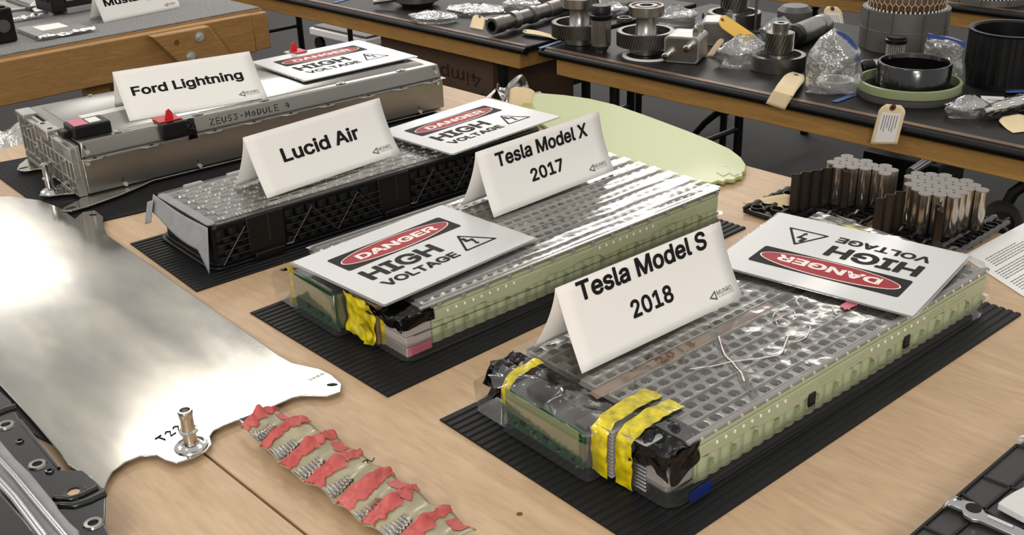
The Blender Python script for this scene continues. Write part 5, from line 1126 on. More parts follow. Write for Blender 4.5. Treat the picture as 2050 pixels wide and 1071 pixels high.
# pieces inside and near the bags
pinion_gear('pinion gear seen through the zip bag left of the green ring', (1652, 160), .62)
def ring(label, name, px, ro, ri, h, m_='steel', rz=0, tilt=0, cat='ring', z=.001, gr=None):
    p = on(*px); t = thing(name, label, cat, (p.x, p.y, z), rz, gr); t.rotation_euler = (tilt, 0, rz)
    MB().lathe([(ro, 0), (ro, h), (ri, h), (ri, 0)], 40, close=True).build('ring_body', m_, t, smooth=35)
    return t
ring('white ring inside the zip bag left of the green ring', 'seal_ring', (1672, 172), .048, .034, .018, 'paper')
ring('flat notched gasket ring lying left of the long shaft', 'gasket', (1000, 38), .055, .030, .004, 'grey')
ring('black bearing ring behind the long steel shaft', 'bearing', (1092, 14), .050, .030, .034, 'dgrey')
for k, px in enumerate(((925, 20), (1250, 42))):
    ring(('small steel bearing on top of the discs bag', 'thin steel ring between the two large gears')[k], 'bearing', px, .026, .018, .012, 'steel')
p = at(1292, 118, 0); ring('pale plastic ring under the nearer large gear', 'seal_ring', (1298, 112), .078, .066, .004, 'paper')
# long hollow steel shaft
a, b = at(985, 74, 0), at(1192, 10, 0); d = b-a; t = thing('hollow_shaft', 'long hollow dark steel shaft lying at an angle', 'shaft', (a.x, a.y, .034), math.atan2(d.y, d.x))
Ls = min(d.length, .62)
MB().lathe([(.017, 0), (.026, 0), (.0275, .002), (.0275, .05), (.024, .052), (.024, .20), (.030, .202), (.030, .225), (.024, .23), (.024, .30), (.0275, .302), (.0275, .36), (.023, .362), (.023, Ls), (0, Ls)], 28, axis='x').build('shaft_body', 'dsteel', t, smooth=35)
MB().lathe([(.0168, .0), (.0165, .05), (0, .05)], 24, axis='x').build('bore', 'blackm', t)
MB().lathe([(.0300, .10), (.0255, .10), (.0255, .13), (.0300, .13)], 24, axis='x', close=True).build('collar', 'steel', t, smooth=35)
gr = MB(); gear_ring(gr, .048, 30, .40, .45, .004, .2, .024, 3); gr.map(lambda x, y, z: (z, x, y)).build('shaft_gear', 'dsteel', t, smooth=30)
# steel can cylinders
def can(label, pa, pb, r, z=None, m_='steel', cap=True):
    z = r+.001 if z is None else z
    a, b = at(*pa, z), at(*pb, z); d = b-a
    t = thing('steel_canister', label, 'canister', (a.x, a.y, z), math.atan2(d.y, d.x)); l = d.length
    MB().lathe([(0, 0), (r*.8, 0), (r, r*.15), (r, l*.72), (r*.96, l*.74), (r, l*.76), (r, l*.96), (r*.93, l), (0, l)], 32, axis='x').build('can_body', m_, t, smooth=35)
    if cap: MB().lathe([(0, -.022), (r*.75, -.022), (r*1.02, -.012), (r*1.05, .012), (r, .016)], 28, axis='x').build('cap', 'black', t, smooth=35)
can('polished steel canister lying behind the bagged gear', (1590, 72), (1650, 48), .034)
can('polished steel canister near the top behind the ribbed one', (1195, 12), (1262, 4), .030, cap=False)
can('short bright canister with black cap beside the green ring', (1735, 135), (1782, 128), .021, m_='bright')
# stators
def stator(label, p, r, h, gname=None):
    t = thing('stator', label, 'motor stator', (p.x, p.y, .0005), .4)
    MB().lathe([(r*.62, 0), (r, 0), (r, h*.5), (r*1.004, h*.505), (r*1.004, h*.52), (r, h*.525), (r, h), (r*.66, h)], 64).build('core', 'stator', t, smooth=30)
    for k in range(9):
        q = 2*PI*k/9+.2
        e = MB().box(-.0014, .0014, -.002, .001, 0, h); e.map(lambda x, y, z, q=q: ((r+.0008+y)*math.cos(q)-x*math.sin(q), (r+.0008+y)*math.sin(q)+x*math.cos(q), z)).build('weld_seam', 'dgrey', t)
    rw = r*.86; wz = h+.006; wh = .050
    mb = MB().lathe([(rw-.006, h), (rw, wz), (rw+.004, wz+wh*.5), (rw-.004, wz+wh), (rw*.80, wz+wh), (rw*.74, wz+wh*.4), (rw*.74, h-.08)], 64)
    mb.build('winding', 'wind', t, smooth=60)
    mb = MB(); n = 40
    for k in range(n):
        q0 = 2*PI*k/n; dq = 2*PI/n
        def pt(a, z): return ((rw+.0045)*math.cos(a), (rw+.0045)*math.sin(a), wz+z)
        mb.tube([pt(q0, 0), pt(q0, wh*.25), pt(q0+dq*.5, wh*.42), pt(q0+dq*.5, wh*.72), pt(q0+dq, wh*.9)], .0011, 4)
        mb.tube([pt(q0+dq, wh*.25), pt(q0+dq*.5, wh*.42)], .0011, 4)
        mb.tube([pt(q0+dq*.5, wh*.72), pt(q0, wh*.9)], .0011, 4)
    mb.build('lacing_cord', 'lace', t, stuff=True)
    mb = MB()
    for k in range(54):
        q = 2*PI*k/54; c, s_ = math.cos(q), math.sin(q)
        mb.box(-.0025, .0025, -.003, .003, h, h+.006) if False else mb.cyl((c*r*.90, s_*r*.90, h), .0026, .005, 6)
    mb.build('slot_liners', 'paper', t, stuff=True)
    return t
p = at(1803, 112, 0); q = Vector((p.x, p.y, 0)).normalized()
stator('big grey motor stator with laced brown windings, on the first row behind', p+q*.135, .125, .116)
p = at(1980, 12, 0); stator('far motor stator cut by the top edge, on the second row', p+Vector((p.x, p.y, 0)).normalized()*.10, .125, .02)
# green coated ring with a black thin-walled ring on it
p = at(1826, 216, 0)+Vector((.03, .118, 0))
t = thing('rotor_sleeve', 'flat green-edged ring lying by the printed tag', 'ring', (p.x, p.y, .0005), 0)
MB().lathe([(.117, 0), (.127, 0), (.128, .003), (.128, .015), (.122, .0165), (.122, .0175), (.117, .0175)], 64, close=True).build('lower_ring', 'dgrey', t, smooth=35)
MB().lathe([(.120, .018), (.127, .018), (.1275, .020), (.1275, .039), (.120, .040)], 64, close=True).build('upper_ring', 'gring', t, smooth=35)
t = thing('magnet_ring', 'glossy black open ring standing inside the green-edged ring', 'ring', (p.x+.012, p.y+.01, .0008), 0)
MB().lathe([(.087, 0), (.091, 0), (.091, .080), (.089, .083), (.084, .083), (.082, .072), (.087, .068)], 64, close=True).build('sleeve', 'enamel', t, smooth=35)
p = at(2013, 186, 0)+Vector((.045, .105, 0)); t = thing('rotor_drum', 'tall black ribbed drum at the right edge', 'drum', (p.x, p.y, .0005), 0)
mb = MB(); gear_ring(mb, .108, 24, .012, .135, .002, 0, .099, 1); mb.build('drum_wall', 'black', t, smooth=25)
MB().lathe([(.100, 0), (.110, 0), (.110, .012), (.100, .012)], 48, close=True).build('foot_ring', 'black', t, smooth=35)
MB().lathe([(.109, .135), (.111, .141), (.100, .141), (.096, .136), (.096, .02), (.05, .02)], 48).build('rim', 'black', t, smooth=35)
# fine mesh filter with black cap
p = at(1788, 136, 0); p += Vector((p.x, p.y, 0)).normalized()*.02
t = thing('mesh_filter', 'small upright mesh filter with black cap in front of the stator', 'filter', (p.x, p.y, .0005), 0)
mb = MB()
for k in range(24):
    q = 2*PI*k/24; mb.tube([(.024*math.cos(q), .024*math.sin(q), .004), (.024*math.cos(q), .024*math.sin(q), .066)], .0008, 4)
for k in range(14): mb.lathe([(.0236, .006+.0044*k), (.0248, .0064+.0044*k), (.0236, .0068+.0044*k)], 24)
mb.build('mesh', 'wire', t, stuff=True)
MB().cyl((0, 0, 0), .022, .068, 24).build('core', 'dgrey', t, smooth=35)
MB().lathe([(0, .066), (.029, .066), (.030, .076), (.026, .078), (.026, .084), (0, .084)], 28).build('cap', 'black', t, smooth=35)
# slim rods
for lab, px, h in (('slim steel rod rising in front of the stator', (1802, 88), .20), ('slim steel rod rising behind the yellow tag', (1512, 52), .16)):
    p = at(*px, .02); t = thing('steel_rod', lab, 'rod', (p.x, p.y, .0005), 0)
    MB().cyl((0, 0, .004), .005, h, 10).build('rod', 'dsteel', t, smooth=40); MB().cyl((0, 0, 0), .02, .004, 16).build('foot_disc', 'dsteel', t, smooth=40)
# stepped camshaft at the right
a, b = at(1968, 226, .022), at(2070, 200, .022); d = b-a; t = thing('stepped_shaft', 'bright stepped shaft lying at the right edge', 'shaft', (a.x, a.y, .024), math.atan2(d.y, d.x))
pr = []; x = 0; rr = [.008, .014, .018, .014, .020, .016, .022, .018, .022]
for k in range(9): pr += [(rr[k], x), (rr[k], x+.022)]; x += .022
MB().lathe([(0, 0)]+pr+[(0, x)], 28, axis='x').build('shaft_body', 'bright', t, smooth=30)
p = at(1965, 200, 0); t = thing('label_card', 'small white printed label beside the large black drum', 'label', (p.x, p.y, .001), -.3)
MB().box(0, .055, -.03, .03, 0, .0015).build('sheet', 'paper', t)
mb = MB()
for k in range(3): mb.box(.012, .044, -.015+.008*k, -.013+.008*k, .0015, .0019)
mb.build('print_lines', 'inkl', t, stuff=True)
p = at(2015, 190, 0); t = thing('blue_pouch', 'flat dark blue pouch beside the stepped shaft', 'pouch', (p.x, p.y, .001), -.3)
crumple(MB(), lambda u, v: (.09*u, .06*v, .006), 8, 6, .005, 30, 3).build('pouch_sheet', 'bagblue', t, smooth=60, solid=.002)
# hub at the far left of the first row
p = at(836, 14, 0); p += Vector((p.x, p.y, 0)).normalized()*.03; t = thing('motor_hub', 'dark flanged motor hub at the top, left of the discs bags', 'hub', (p.x, p.y, .0005), 0)
MB().lathe([(0, 0), (.055, 0), (.068, .012), (.085, .02), (.085, .06), (.05, .07), (0, .07)], 40).build('hub_body', 'dsteel', t, smooth=35)
MB().tube([(-.07, -.02, .03), (-.16, -.02, .02)], .009, 8).build('lug_arm', 'dsteel', t, smooth=40)
MB().lathe([(.035, .070), (.045, .082), (.02, .082)], 30).build('brass_ring', 'marker', t, smooth=40)
p = at(772, -2, 0); t = thing('sensor_head', 'dark round sensor head near the blue-taped edge at the top', 'sensor', (p.x, p.y, .0005), 0)
MB().lathe([(0, 0), (.03, 0), (.03, .03), (.02, .05), (0, .05)], 24).build('head_body', 'black', t, smooth=35)
p = at(1540, 86, 0); p+= Vector((.0, .06, 0)); t = thing('motor_housing', 'dark cylindrical housing behind the plastic bags', 'housing', (p.x+.12, p.y+.12, .0005), 0)
MB().lathe([(0, 0), (.05, 0), (.055, .02), (.055, .06), (.04, .075), (0, .075)], 32).build('housing_body', 'dgrey', t, smooth=35)
p = at(1720, 70, 0); t = thing('white_carton', 'white carton on the floor behind the hanging tag', 'box', (p.x+.75, p.y+2.0, FLOOR), -.8)
MB().box(-.2, .2, -.15, .15, 0, .35).build('carton_body', 'paper', t, bevel=.004)
MB().box(-.2, .2, -.152, .152, .20, .215).build('lid_seam', 'grey', t)

# ---------------------------------------------------------------- under and behind the tables
p = fr(-2.10, 1.99, 0)
t = thing('cardboard_box', 'tall brown cardboard box behind the large aluminium pack with upside-down print', 'box', (0, 0, FLOOR), 0)
# the box stands between the work table and the first row
t.location = fr(-3.30, 2.42, FLOOR); t.rotation_euler = (0, 0, TZ)
t['label'] = 'tall brown cardboard box under the first-row table with upside-down dark print'
HB = .79; BOXZ = .722
MB().box(0, .62, 0, .40, 0, HB).build('box_body', 'board', t, bevel=.004)
MB().box(0.005, .615, 0.005, .198, HB, HB+.003).build('box_flap', 'board', t)
MB().box(0.005, .615, .202, .395, HB, HB+.003).build('box_flap', 'board', t)
m = MB(); lettering(m, '4imprint', 0, .36, 0, .058, key='r')
m.map(lambda x, y, z: (.560-x, -.0012, BOXZ-y)).build('box_lettering', 'boardk', t)
MB().tube([(.57, -.001, BOXZ-.075), (.48, -.001, BOXZ-.115)], .002, 5).build('swoosh_line', 'boardk', t)
# caster of a stool
p = at(2012, 478, 0)+Vector((.02, .2, 0))
def caster(label, P, r, rz):
    t = thing('caster_wheel', label, 'wheel', P, rz)
    MB().lathe([(r*.62, -.018), (r*.94, -.020), (r, -.012), (r, .012), (r*.94, .020), (r*.62, .018)], 36, axis='y').build('tyre', 'lattice', t, smooth=35)
    MB().lathe([(0, -.012), (r*.62, -.010), (r*.62, .010), (0, .012)], 30, axis='y').build('hub_disc', 'blackm', t, smooth=35)
    for k in range(4):
        q = PI/4+PI/2*k
        MB().tube([(0, -.015, 0), (r*.5*math.cos(q), -.015, r*.5*math.sin(q))], r*.09, 8).build('spoke', 'dgrey', t, smooth=40)
    MB().cyl((0, -.014, 0), r*.2, -.008, 14, 'y').build('axle_cap', 'dgrey', t, smooth=40)
    MB().tube([(0, .03, 0), (.02, .03, r*1.3), (.06, .03, r*2.2)], .014, 8).build('fork', 'black', t, smooth=40)
d_ = (_fw*FPX+_rt*(2003-1025)+_up*(535.5-442)).normalized(); Pw = Vector((0, 0, CAMZ))+d_*2.75
caster('black spoked caster wheel beyond the table at the right edge', Pw, .046, -.35)
# rolling dolly and shelf things under the tables
t = thing('storage_tray', 'pale flat tray on a dolly under the left first-row table', 'tray', (-.95, 7.0, -.75), -.80)
MB().box(-.30, .30, -.16, .16, 0, .045).build('tray_body', 'paper', t, bevel=.006)
MB().box(-.28, .28, -.14, .14, .0455, .06).build('tray_lid', 'dgrey', t, bevel=.004)
for x in (-.25, .25):
    for y in (-.12, .12): MB().cyl((x, y-.012, -.06), .045, .024, 16, 'y').build('wheel', 'black', t, smooth=40)
pp = at(1045, 118, -.45)
t = thing('shelf_cart', 'low black cart with bagged parts under the corner of the first row', 'cart', (pp.x, pp.y, FLOOR), -.8)
MB().box(-.30, .28, -.2, .2, .33, .36).build('shelf', 'black', t, bevel=.004)
for x in (-.27, .25):
    for y in (-.17, .17): MB().box(x-.015, x+.015, y-.015, y+.015, .07, .33).build('post', 'black', t); MB().cyl((x, y-.012, .036), .036, .024, 14, 'y').build('wheel', 'dgrey', t, smooth=40)
crumple(MB(), lambda u, v: (-.22+.44*u, -.14+.28*v, .40+.05*math.sin(PI*u)*math.sin(PI*v)), 24, 16, .06, 16, 3).build('bagged_parts', 'bag', t, smooth=70)
pp = at(1835, 275, -.40)
t = thing('plastic_bag', 'clear bag of parts low under the first-row table, behind the printed tag', 'bag', (pp.x, pp.y, -.44), -.8)
crumple(MB(), lambda u, v: (-.12+.24*u, -.08+.16*v, .02+.07*math.sin(PI*u)*math.sin(PI*v)), 20, 14, .05, 18, 5).build('bag_film', 'bag', t, smooth=70)
MB().box(-.14, .14, -.10, .10, -.43, -.01).build('crate_below', 'black', t, bevel=.006)
pa, pb = at(1822, 345, -.35), at(1880, 308, -.35); d = pb-pa
t = thing('metal_bar', 'short silver-ended bar leaning under the table behind the corrugated holders', 'bar', pa, math.atan2(d.y, d.x))
MB().tube([(0, 0, 0), (d.length*.75, 0, .0)], .014, 10).build('silver_end', 'chrome', t, smooth=40)
MB().tube([(d.length*.76, 0, 0), (d.length*2.6, 0, .05)], .019, 10).build('black_grip', 'black', t, smooth=40)
MB().tube([(d.length*2.6, 0, .05), (d.length*2.6, 0.3, -.50)], .012, 8).build('stand_leg', 'black', t, smooth=40)
pp = at(1005, 196, -.02)
t = thing('cable_bundle', 'grey crumpled cable bundle behind the table edge by the tan card', 'cable', (pp.x+.01, pp.y+.06, -.10), -.8)
crumple(MB(), lambda u, v: (-.06+.16*u, -.04+.08*v, .05+.05*math.sin(PI*u)*math.sin(PI*v)), 24, 12, .05, 30, 13).build('bundle_sheet', 'foil', t, smooth=70)
MB().box(-.05, .09, -.04, .06, -.77, .02).build('bin_below', 'blackm', t, bevel=.006)

# ---------------------------------------------------------------- pale green sheet at the far edge
t = thing('green_sheet', 'large curved pale green sheet with one broken edge at the far table edge', 'sheet', (0, 0, 0), 0)
px = [(1040, 218), (1056, 190), (1082, 186), (1130, 190), (1180, 197), (1231, 209), (1300, 233), (1380, 263), (1425, 281), (1462, 298), (1484, 315), (1494, 330), (1492, 342), (1486, 345), (1488, 352), (1476, 354), (1470, 360), (1455, 359), (1448, 364), (1438, 361), (1425, 366), (1390, 362), (1260, 322), (1150, 290)]
pl = [(at(a, b, .012).x, at(a, b, .012).y) for a, b in px]
cxx = sum(a for a, b in pl)/len(pl); cyy = sum(b for a, b in pl)/len(pl)
t.location = (cxx, cyy, 0); pl = [(a-cxx, b-cyy) for a, b in pl]
MB().prism(pl, .004, .012).build('sheet_body', 'lime', t, bevel=.002)
for k in range(4):
    q = at(1462-3*k, 308+8*k, .0125); MB().cyl((q.x-cxx, q.y-cyy, .0121), .0028, .0006, 8).build('rivet_dot', 'white', t)
q = [at(*w_, .0125) for w_ in ((1435, 345), (1448, 352), (1460, 346), (1470, 352), (1480, 347))]
MB().tube([(a.x-cxx, a.y-cyy, .0125) for a in q], .0018, 5).build('crack', 'white', t)
MB().box(-.02, .02, -.02, .02, 0, .004).build('spacer_pad', 'blackm', t)

# ---------------------------------------------------------------- corrugated cell holders
def wavy(p0, p1, n, amp, off=0):
    P0, P1 = Vector(p0), Vector(p1); d = (P1-P0); nrm = Vector((-d.y, d.x)).normalized(); out = []
    m = n*8
    for k in range(m+1):
        f = k/m; out.append(P0+d*f+nrm*(amp*(1-math.cos(2*PI*f*n))*.5*off+amp*math.cos(2*PI*f*n)*(1-abs(off))))
    return out
def holder(label, base, pts, cells, rc, H, grid):
    t = thing('cell_holder', label, 'cell holder', (base[0], base[1], .0), 0)
    bx, by = base
    # black clip base: crossing bars with round clips
    (gx, gy), ga, gl, gw = grid
    b = MB(); c, s = math.cos(ga), math.sin(ga)
    rows = int(gw/.030)
    for j in range(rows+1):
        y = -gw/2+gw*j/rows; k0 = -gl/2+(.012 if j % 2 else 0)
        MB().tube([(gx-bx+k*c-y*s, gy-by+k*s+y*c, .010+(.003 if int(round((k-k0)/.0125)) % 2 else 0)) for k in [k0+.0125*i for i in range(int(gl/.0125)+1)]], .0052, 7).build('base_bar', 'enamel', t, smooth=50)
    n = int(gl/.032)
    for i in range(n+1):
        x = -gl/2+gl*i/n
        MB().tube([(gx-bx+x*c-y*s, gy-by+x*s+y*c, .0065) for y in (-gw/2, 0, gw/2)], .0050, 6).build('base_bar', 'black', t, smooth=50)
        for j in range(rows):
            y = -gw/2+gw*(j+.5)/rows; xx = x+(gl/n*.5 if j % 2 else 0)
            if abs(xx) < gl/2: MB().lathe([(.0125, .004), (.0125, .014), (.0105, .014), (.0105, .004)], 12, (gx-bx+xx*c-y*s, gy-by+xx*s+y*c, 0), close=True).build('clip_ring', 'black', t, smooth=40)
    for path, th in pts:
        vs = []; n = len(path)
        for z0 in (.010, H):
            for k, q in enumerate(path):
                a = path[min(k+1, n-1)]-path[max(k-1, 0)]; nr = Vector((-a.y, a.x)).normalized()*th/2
                rag = .004*noise.noise(Vector((q.x*90, q.y*90, z0))) if z0 < .02 else .0012*noise.noise(Vector((q.x*60, q.y*60, 1)))
                vs += [(q.x+nr.x-bx, q.y+nr.y-by, z0+rag), (q.x-nr.x-bx, q.y-nr.y-by, z0+rag)]
        fs = []; m = 2*n
        for k in range(n-1):
            fs += [(2*k, 2*k+2, m+2*k+2, m+2*k), (2*k+3, 2*k+1, m+2*k+1, m+2*k+3), (m+2*k, m+2*k+2, m+2*k+3, m+2*k+1)]
        fs += [(1, 0, m, m+1), (2*n-2, 2*n-1, m+2*n-1, m+2*n-2)]
        MB().add(vs, fs).build('corrugated_strip', 'corr', t, smooth=50)
    for x, y in cells:
        e = MB().lathe([(0, .012), (rc*.92, .012), (rc, .014), (rc, H-.003), (rc*.97, H-.0015), (rc*.97, H)], 16, (x-bx, y-by, 0)).build('cell', 'nickel', t, smooth=45)
        MB().cyl((x-bx, y-by, H), rc*1.03, .0022, 16).build('cell_cap', 'cellcap', e, smooth=40)
    return t
def cluster(region, rc, ang, org):
    "hexagonal packing kept where region(px point) holds"
    out = []; d = rc*2.02; c, s = math.cos(ang), math.sin(ang)
    for i in range(-14, 15):
        for j in range(-10, 11):
            x = (i+(j % 2)*.5)*d; y = j*d*.866; q = (org[0]+x*c-y*s, org[1]+x*s+y*c)
            if region(q): out.append(q)
    return out
def inpoly(q, P):
    c = False
    for i in range(len(P)):
        a, b = P[i-1], P[i]
        if (a[1] > q[1]) != (b[1] > q[1]) and q[0] < (b[0]-a[0])*(q[1]-a[1])/(b[1]-a[1])+a[0]: c = not c
    return c
HC = .086
def T2(u, v, z=HC): p = at(u, v, z); return (p.x, p.y)
polyA = [T2(*q) for q in ((1658, 322), (1672, 338), (1722, 340), (1785, 352), (1797, 342), (1750, 322), (1690, 312))]
polyB = [T2(*q) for q in ((1788, 357), (1812, 360), (1815, 382), (1862, 394), (1895, 400), (1928, 396), (1972, 380), (1960, 366), (1905, 354), (1830, 344))]
rc = .0118
cA = cluster(lambda q: inpoly(q, polyA), rc, -.33, T2(1720, 330))
cB = cluster(lambda q: inpoly(q, polyB), rc, -.33, T2(1880, 375))
wA = wavy(T2(1588, 349), T2(1672, 333), 4, .004)
wA2 = wavy(T2(1672, 333), T2(1700, 345), 2, .003)
wB = wavy(T2(1757, 398), T2(1818, 378), 3, .004)
wB2 = wavy(T2(1880, 402), T2(1884, 425), 2, .005)
gA = at(1665, 418, 0); gB = at(1868, 466, 0)
holder('dark corrugated cell holder with a small silver cluster, on the left', (gA.x, gA.y), [(wA, .0014), (wA2, .0014)], cA, rc, HC, ((gA.x-.015, gA.y-.005), .72, .24, .20))
holder('dark corrugated cell holder with a large silver cluster, on the right', (gB.x, gB.y), [(wB, .0014), (wB2, .0014)], cB, rc, HC, ((gB.x+.015, gB.y+.0), .72, .20, .15))

# printed sheet of paper at the right
dp = [at(*q, .002) for q in ((1925, 512), (2012, 466), (2150, 500), (2070, 606))]
o0 = dp[0]; tt = thing('printed_sheet', 'white printed page lying at the right beside the nearest pack', 'paper', (o0.x, o0.y, .001), 0)
e1 = dp[3]-dp[0]; e2 = dp[1]-dp[0]
e1.z = e2.z = 0
P_ = lambda a, b, z=0: tuple(e1*a+e2*b+Vector((0, 0, z)))
MB().add([P_(0, 0), P_(1.2, 0), P_(1.2, 1.5), P_(0, 1.5), P_(0, 0, .0006), P_(1.2, 0, .0006), P_(1.2, 1.5, .0006), P_(0, 1.5, .0006)], [(3, 2, 1, 0), (4, 5, 6, 7), (0, 1, 5, 4), (1, 2, 6, 5), (2, 3, 7, 6), (3, 0, 4, 7)]).build('page', 'paper', tt)
mb = MB(); rnd = random.Random(2)
for k in range(24):
    a = .20+.036*k
    if k % 6 == 5: continue
    b1 = .95-(0 if k % 6 else .12)
    b = -.0+.12*(k < 6)
    while b < b1:
        l = rnd.uniform(.03, .08); mb.add([P_(a, b+.1, .0008), P_(a+.011, b+.1, .0008), P_(a+.011, min(b+l, b1)+.1, .0008), P_(a, min(b+l, b1)+.1, .0008)], [(0, 1, 2, 3)]); b += l+.012
mb.build('text_lines', 'inkl', tt, stuff=True)

# ---------------------------------------------------------------- aluminium plate at the left
t = thing('aluminium_plate', 'large flat aluminium plate with lobed corners and an upright tube fitting', 'plate', (-.65, 1.6, 0), 0)
pp = [(-60, 395), (20, 392), (80, 400), (120, 415), (150, 437), (165, 424), (190, 420), (207, 433), (206, 452), (215, 470), (560, 712), (585, 726), (640, 738), (664, 750), (684, 768), (682, 783), (655, 792), (610, 790), (585, 795), (540, 815), (450, 850), (428, 860), (420, 872), (424, 888), (412, 902), (385, 916), (352, 926), (330, 920), (312, 910), (280, 912), (250, 924), (225, 942), (214, 962), (208, 978), (196, 974), (180, 955), (135, 930), (120, 905), (60, 835), (0, 770), (-60, 700)]
pw = [at(a, b, .010) for a, b in pp]
MB().prism([(q.x+.65, q.y-1.6) for q in pw], .0065, .0095).build('plate_body', 'plate', t, bevel=.001)
for (a, b), r in (((665, 770), 9), ((186, 430), 6)):
    q = at(a, b, .0096); MB().prism([(q.x+.65+.008*math.cos(k*PI/6), q.y-1.6+.004*math.sin(k*PI/6)) for k in range(12)], .0096, .0099).build('slot', 'blackm', t)
q = at(383, 893, .0096)
MB().lathe([(0, 0), (.022, 0), (.021, .002), (.016, .003), (.0145, .005), (.0105, .006), (.0088, .010), (.0088, .021), (.0120, .0225), (.0122, .025), (.0088, .0265), (.0085, .042), (.0088, .048), (.0094, .049), (.0096, .053), (.0085, .055), (.0068, .055), (.0062, .045), (0, .045)], 28, (q.x+.65, q.y-1.6, .0096)).build('tube_fitting', 'bright', t, smooth=45)
a_, b_ = at(325, 884, .0098), at(352, 866, .0098); dd = (b_-a_); e = dd.normalized(); g_ = Vector((-e.y, e.x, 0))
m = MB(); scrawl(m, 'T22', lambda x, y: tuple(a_+Vector((.65, -1.6, 0))+e*x+g_*y+Vector((0, 0, .0))), 0, 0, .010, .013, 1.4, .0012); m.build('pen_lettering', 'ink', t)
a_, b_ = at(622, 762, .0098), at(652, 748, .0098); dd = (b_-a_); e = dd.normalized(); g_ = Vector((-e.y, e.x, 0)); m = MB()
rnd = random.Random(9); x = 0
while x < dd.length:
    w_ = rnd.uniform(.0006, .0022); v0 = a_+Vector((.65, -1.6, 0))+e*x; m.add([v0, v0+e*w_, v0+e*w_+g_*.006, v0+g_*.006], [(0, 1, 2, 3)]); x += w_+.0012
m.build('printed_code', 'inkl', t, stuff=True)
for a, b in ((100, 500), (450, 740), (160, 860)):
    q = at(a, b, .0); MB().cyl((q.x+.65, q.y-1.6, 0), .012, .0064, 12).build('support_pad', 'blackm', t)
# black mat showing at the far left under the plate
q = [at(*w_, .002) for w_ in ((-80, 690), (0, 765), (105, 890), (30, 850), (-80, 860))]
tag(MB().prism([(a.x+.75, a.y-1.35) for a in q], 0, .003).build('rubber_sheet', 'rubber', None, loc=(-.75, 1.35, .0005)), 'flat black rubber sheet under the left corner of the aluminium plate', 'mat')

# ---------------------------------------------------------------- black stamped bracket and trim at the lower left
zb = .040
t = thing('steel_bracket', 'glossy black stamped steel bracket with holes at the lower left', 'bracket', (-.62, 1.1, 0), 0)
def Lp(u, v, z=zb): q = at(u, v, z); return (q.x+.62, q.y-1.1)
out = [(-60, 740), (0, 782), (20, 800), (40, 842), (70, 880), (118, 938), (125, 941), (165, 941), (200, 970), (212, 985), (211, 1010), (210, 1050), (226, 1085), (100, 1120), (-80, 1000)]
MB().prism([Lp(*q) for q in out], zb-.004, zb).build('bracket_plate', 'enamel', t, bevel=.0015)
def ridge(name, pts, r, z=zb, m_='enamel'): MB().tube([(*Lp(*q, z), z) for q in pts], r, 10).build(name, m_, t, smooth=60)
ridge('ridge', [(108, 998), (140, 1000), (165, 992), (195, 977)], .004)
ridge('ridge', [(118, 1012), (150, 1013), (180, 1003), (211, 988)], .0045)
ridge('ridge', [(-10, 830), (15, 820), (32, 815)], .005)
ridge('flange_edge', [(40, 842), (70, 880), (118, 938)], .0025)
for (a, b), r in (((148, 987), .013), ((75, 931), .010), ((187, 1049), .010), ((12, 852), .010), ((100, 944), .005), ((40, 884), .005)):
    x, y = Lp(a, b); ringm = 'steel' if r == .010 else 'enamel'
    e = MB().lathe([(r*.55, 0), (r*.6, .0022), (r, .0024), (r*1.15, 0)], 24, (x, y, zb)).build('hole_rim', ringm, t, smooth=50)
    MB().cyl((x, y, zb+.0002), r*.6, .0004, 20).build('hole', 'M' if False else ('ply' if r == .013 else 'blackm'), e)
for a, b in ((150, 1040), (30, 880), (60, 1000)):
    x, y = Lp(a, b); MB().box(x-.01, x+.01, y-.01, y+.01, 0, zb-.0041).build('standoff', 'enamel', t)
t = thing('foam_trim', 'grey foam-backed silver trim piece in the lower left corner', 'trim', (-.62, 1.0, 0), 0)
def Lq(u, v, z=.06): q = at(u, v, z); return (q.x+.62, q.y-1.0)
MB().prism([Lq(*q) for q in ((-60, 840), (0, 880), (30, 916), (60, 945), (85, 975), (108, 1003), (120, 1022), (140, 1045), (157, 1060), (160, 1090), (40, 1110), (-60, 990))], .052, .060).build('foam_sheet', 'fgrey', t, bevel=.002)
MB().tube([(*Lq(-20, 900, .061), .061), (*Lq(30, 955, .061), .061), (*Lq(70, 1003, .061), .061), (*Lq(135, 1080, .061), .061)], .004, 10).build('silver_edge', 'chrome', t, smooth=60)
MB().tube([(*Lq(-20, 945, .063), .063), (*Lq(30, 1000, .063), .063), (*Lq(90, 1080, .063), .063)], .006, 10).build('silver_edge', 'chrome', t, smooth=60)
MB().prism([Lq(*q, .066) for q in ((-60, 950), (0, 985), (50, 1040), (85, 1085), (-60, 1120))], .0605, .068).build('dark_glass', 'enamel', t, bevel=.003)
MB().prism([Lq(*q, .05) for q in ((-40, 930), (20, 960), (60, 1020), (-40, 1080))], 0, .0515).build('foam_block', 'dgrey', t)

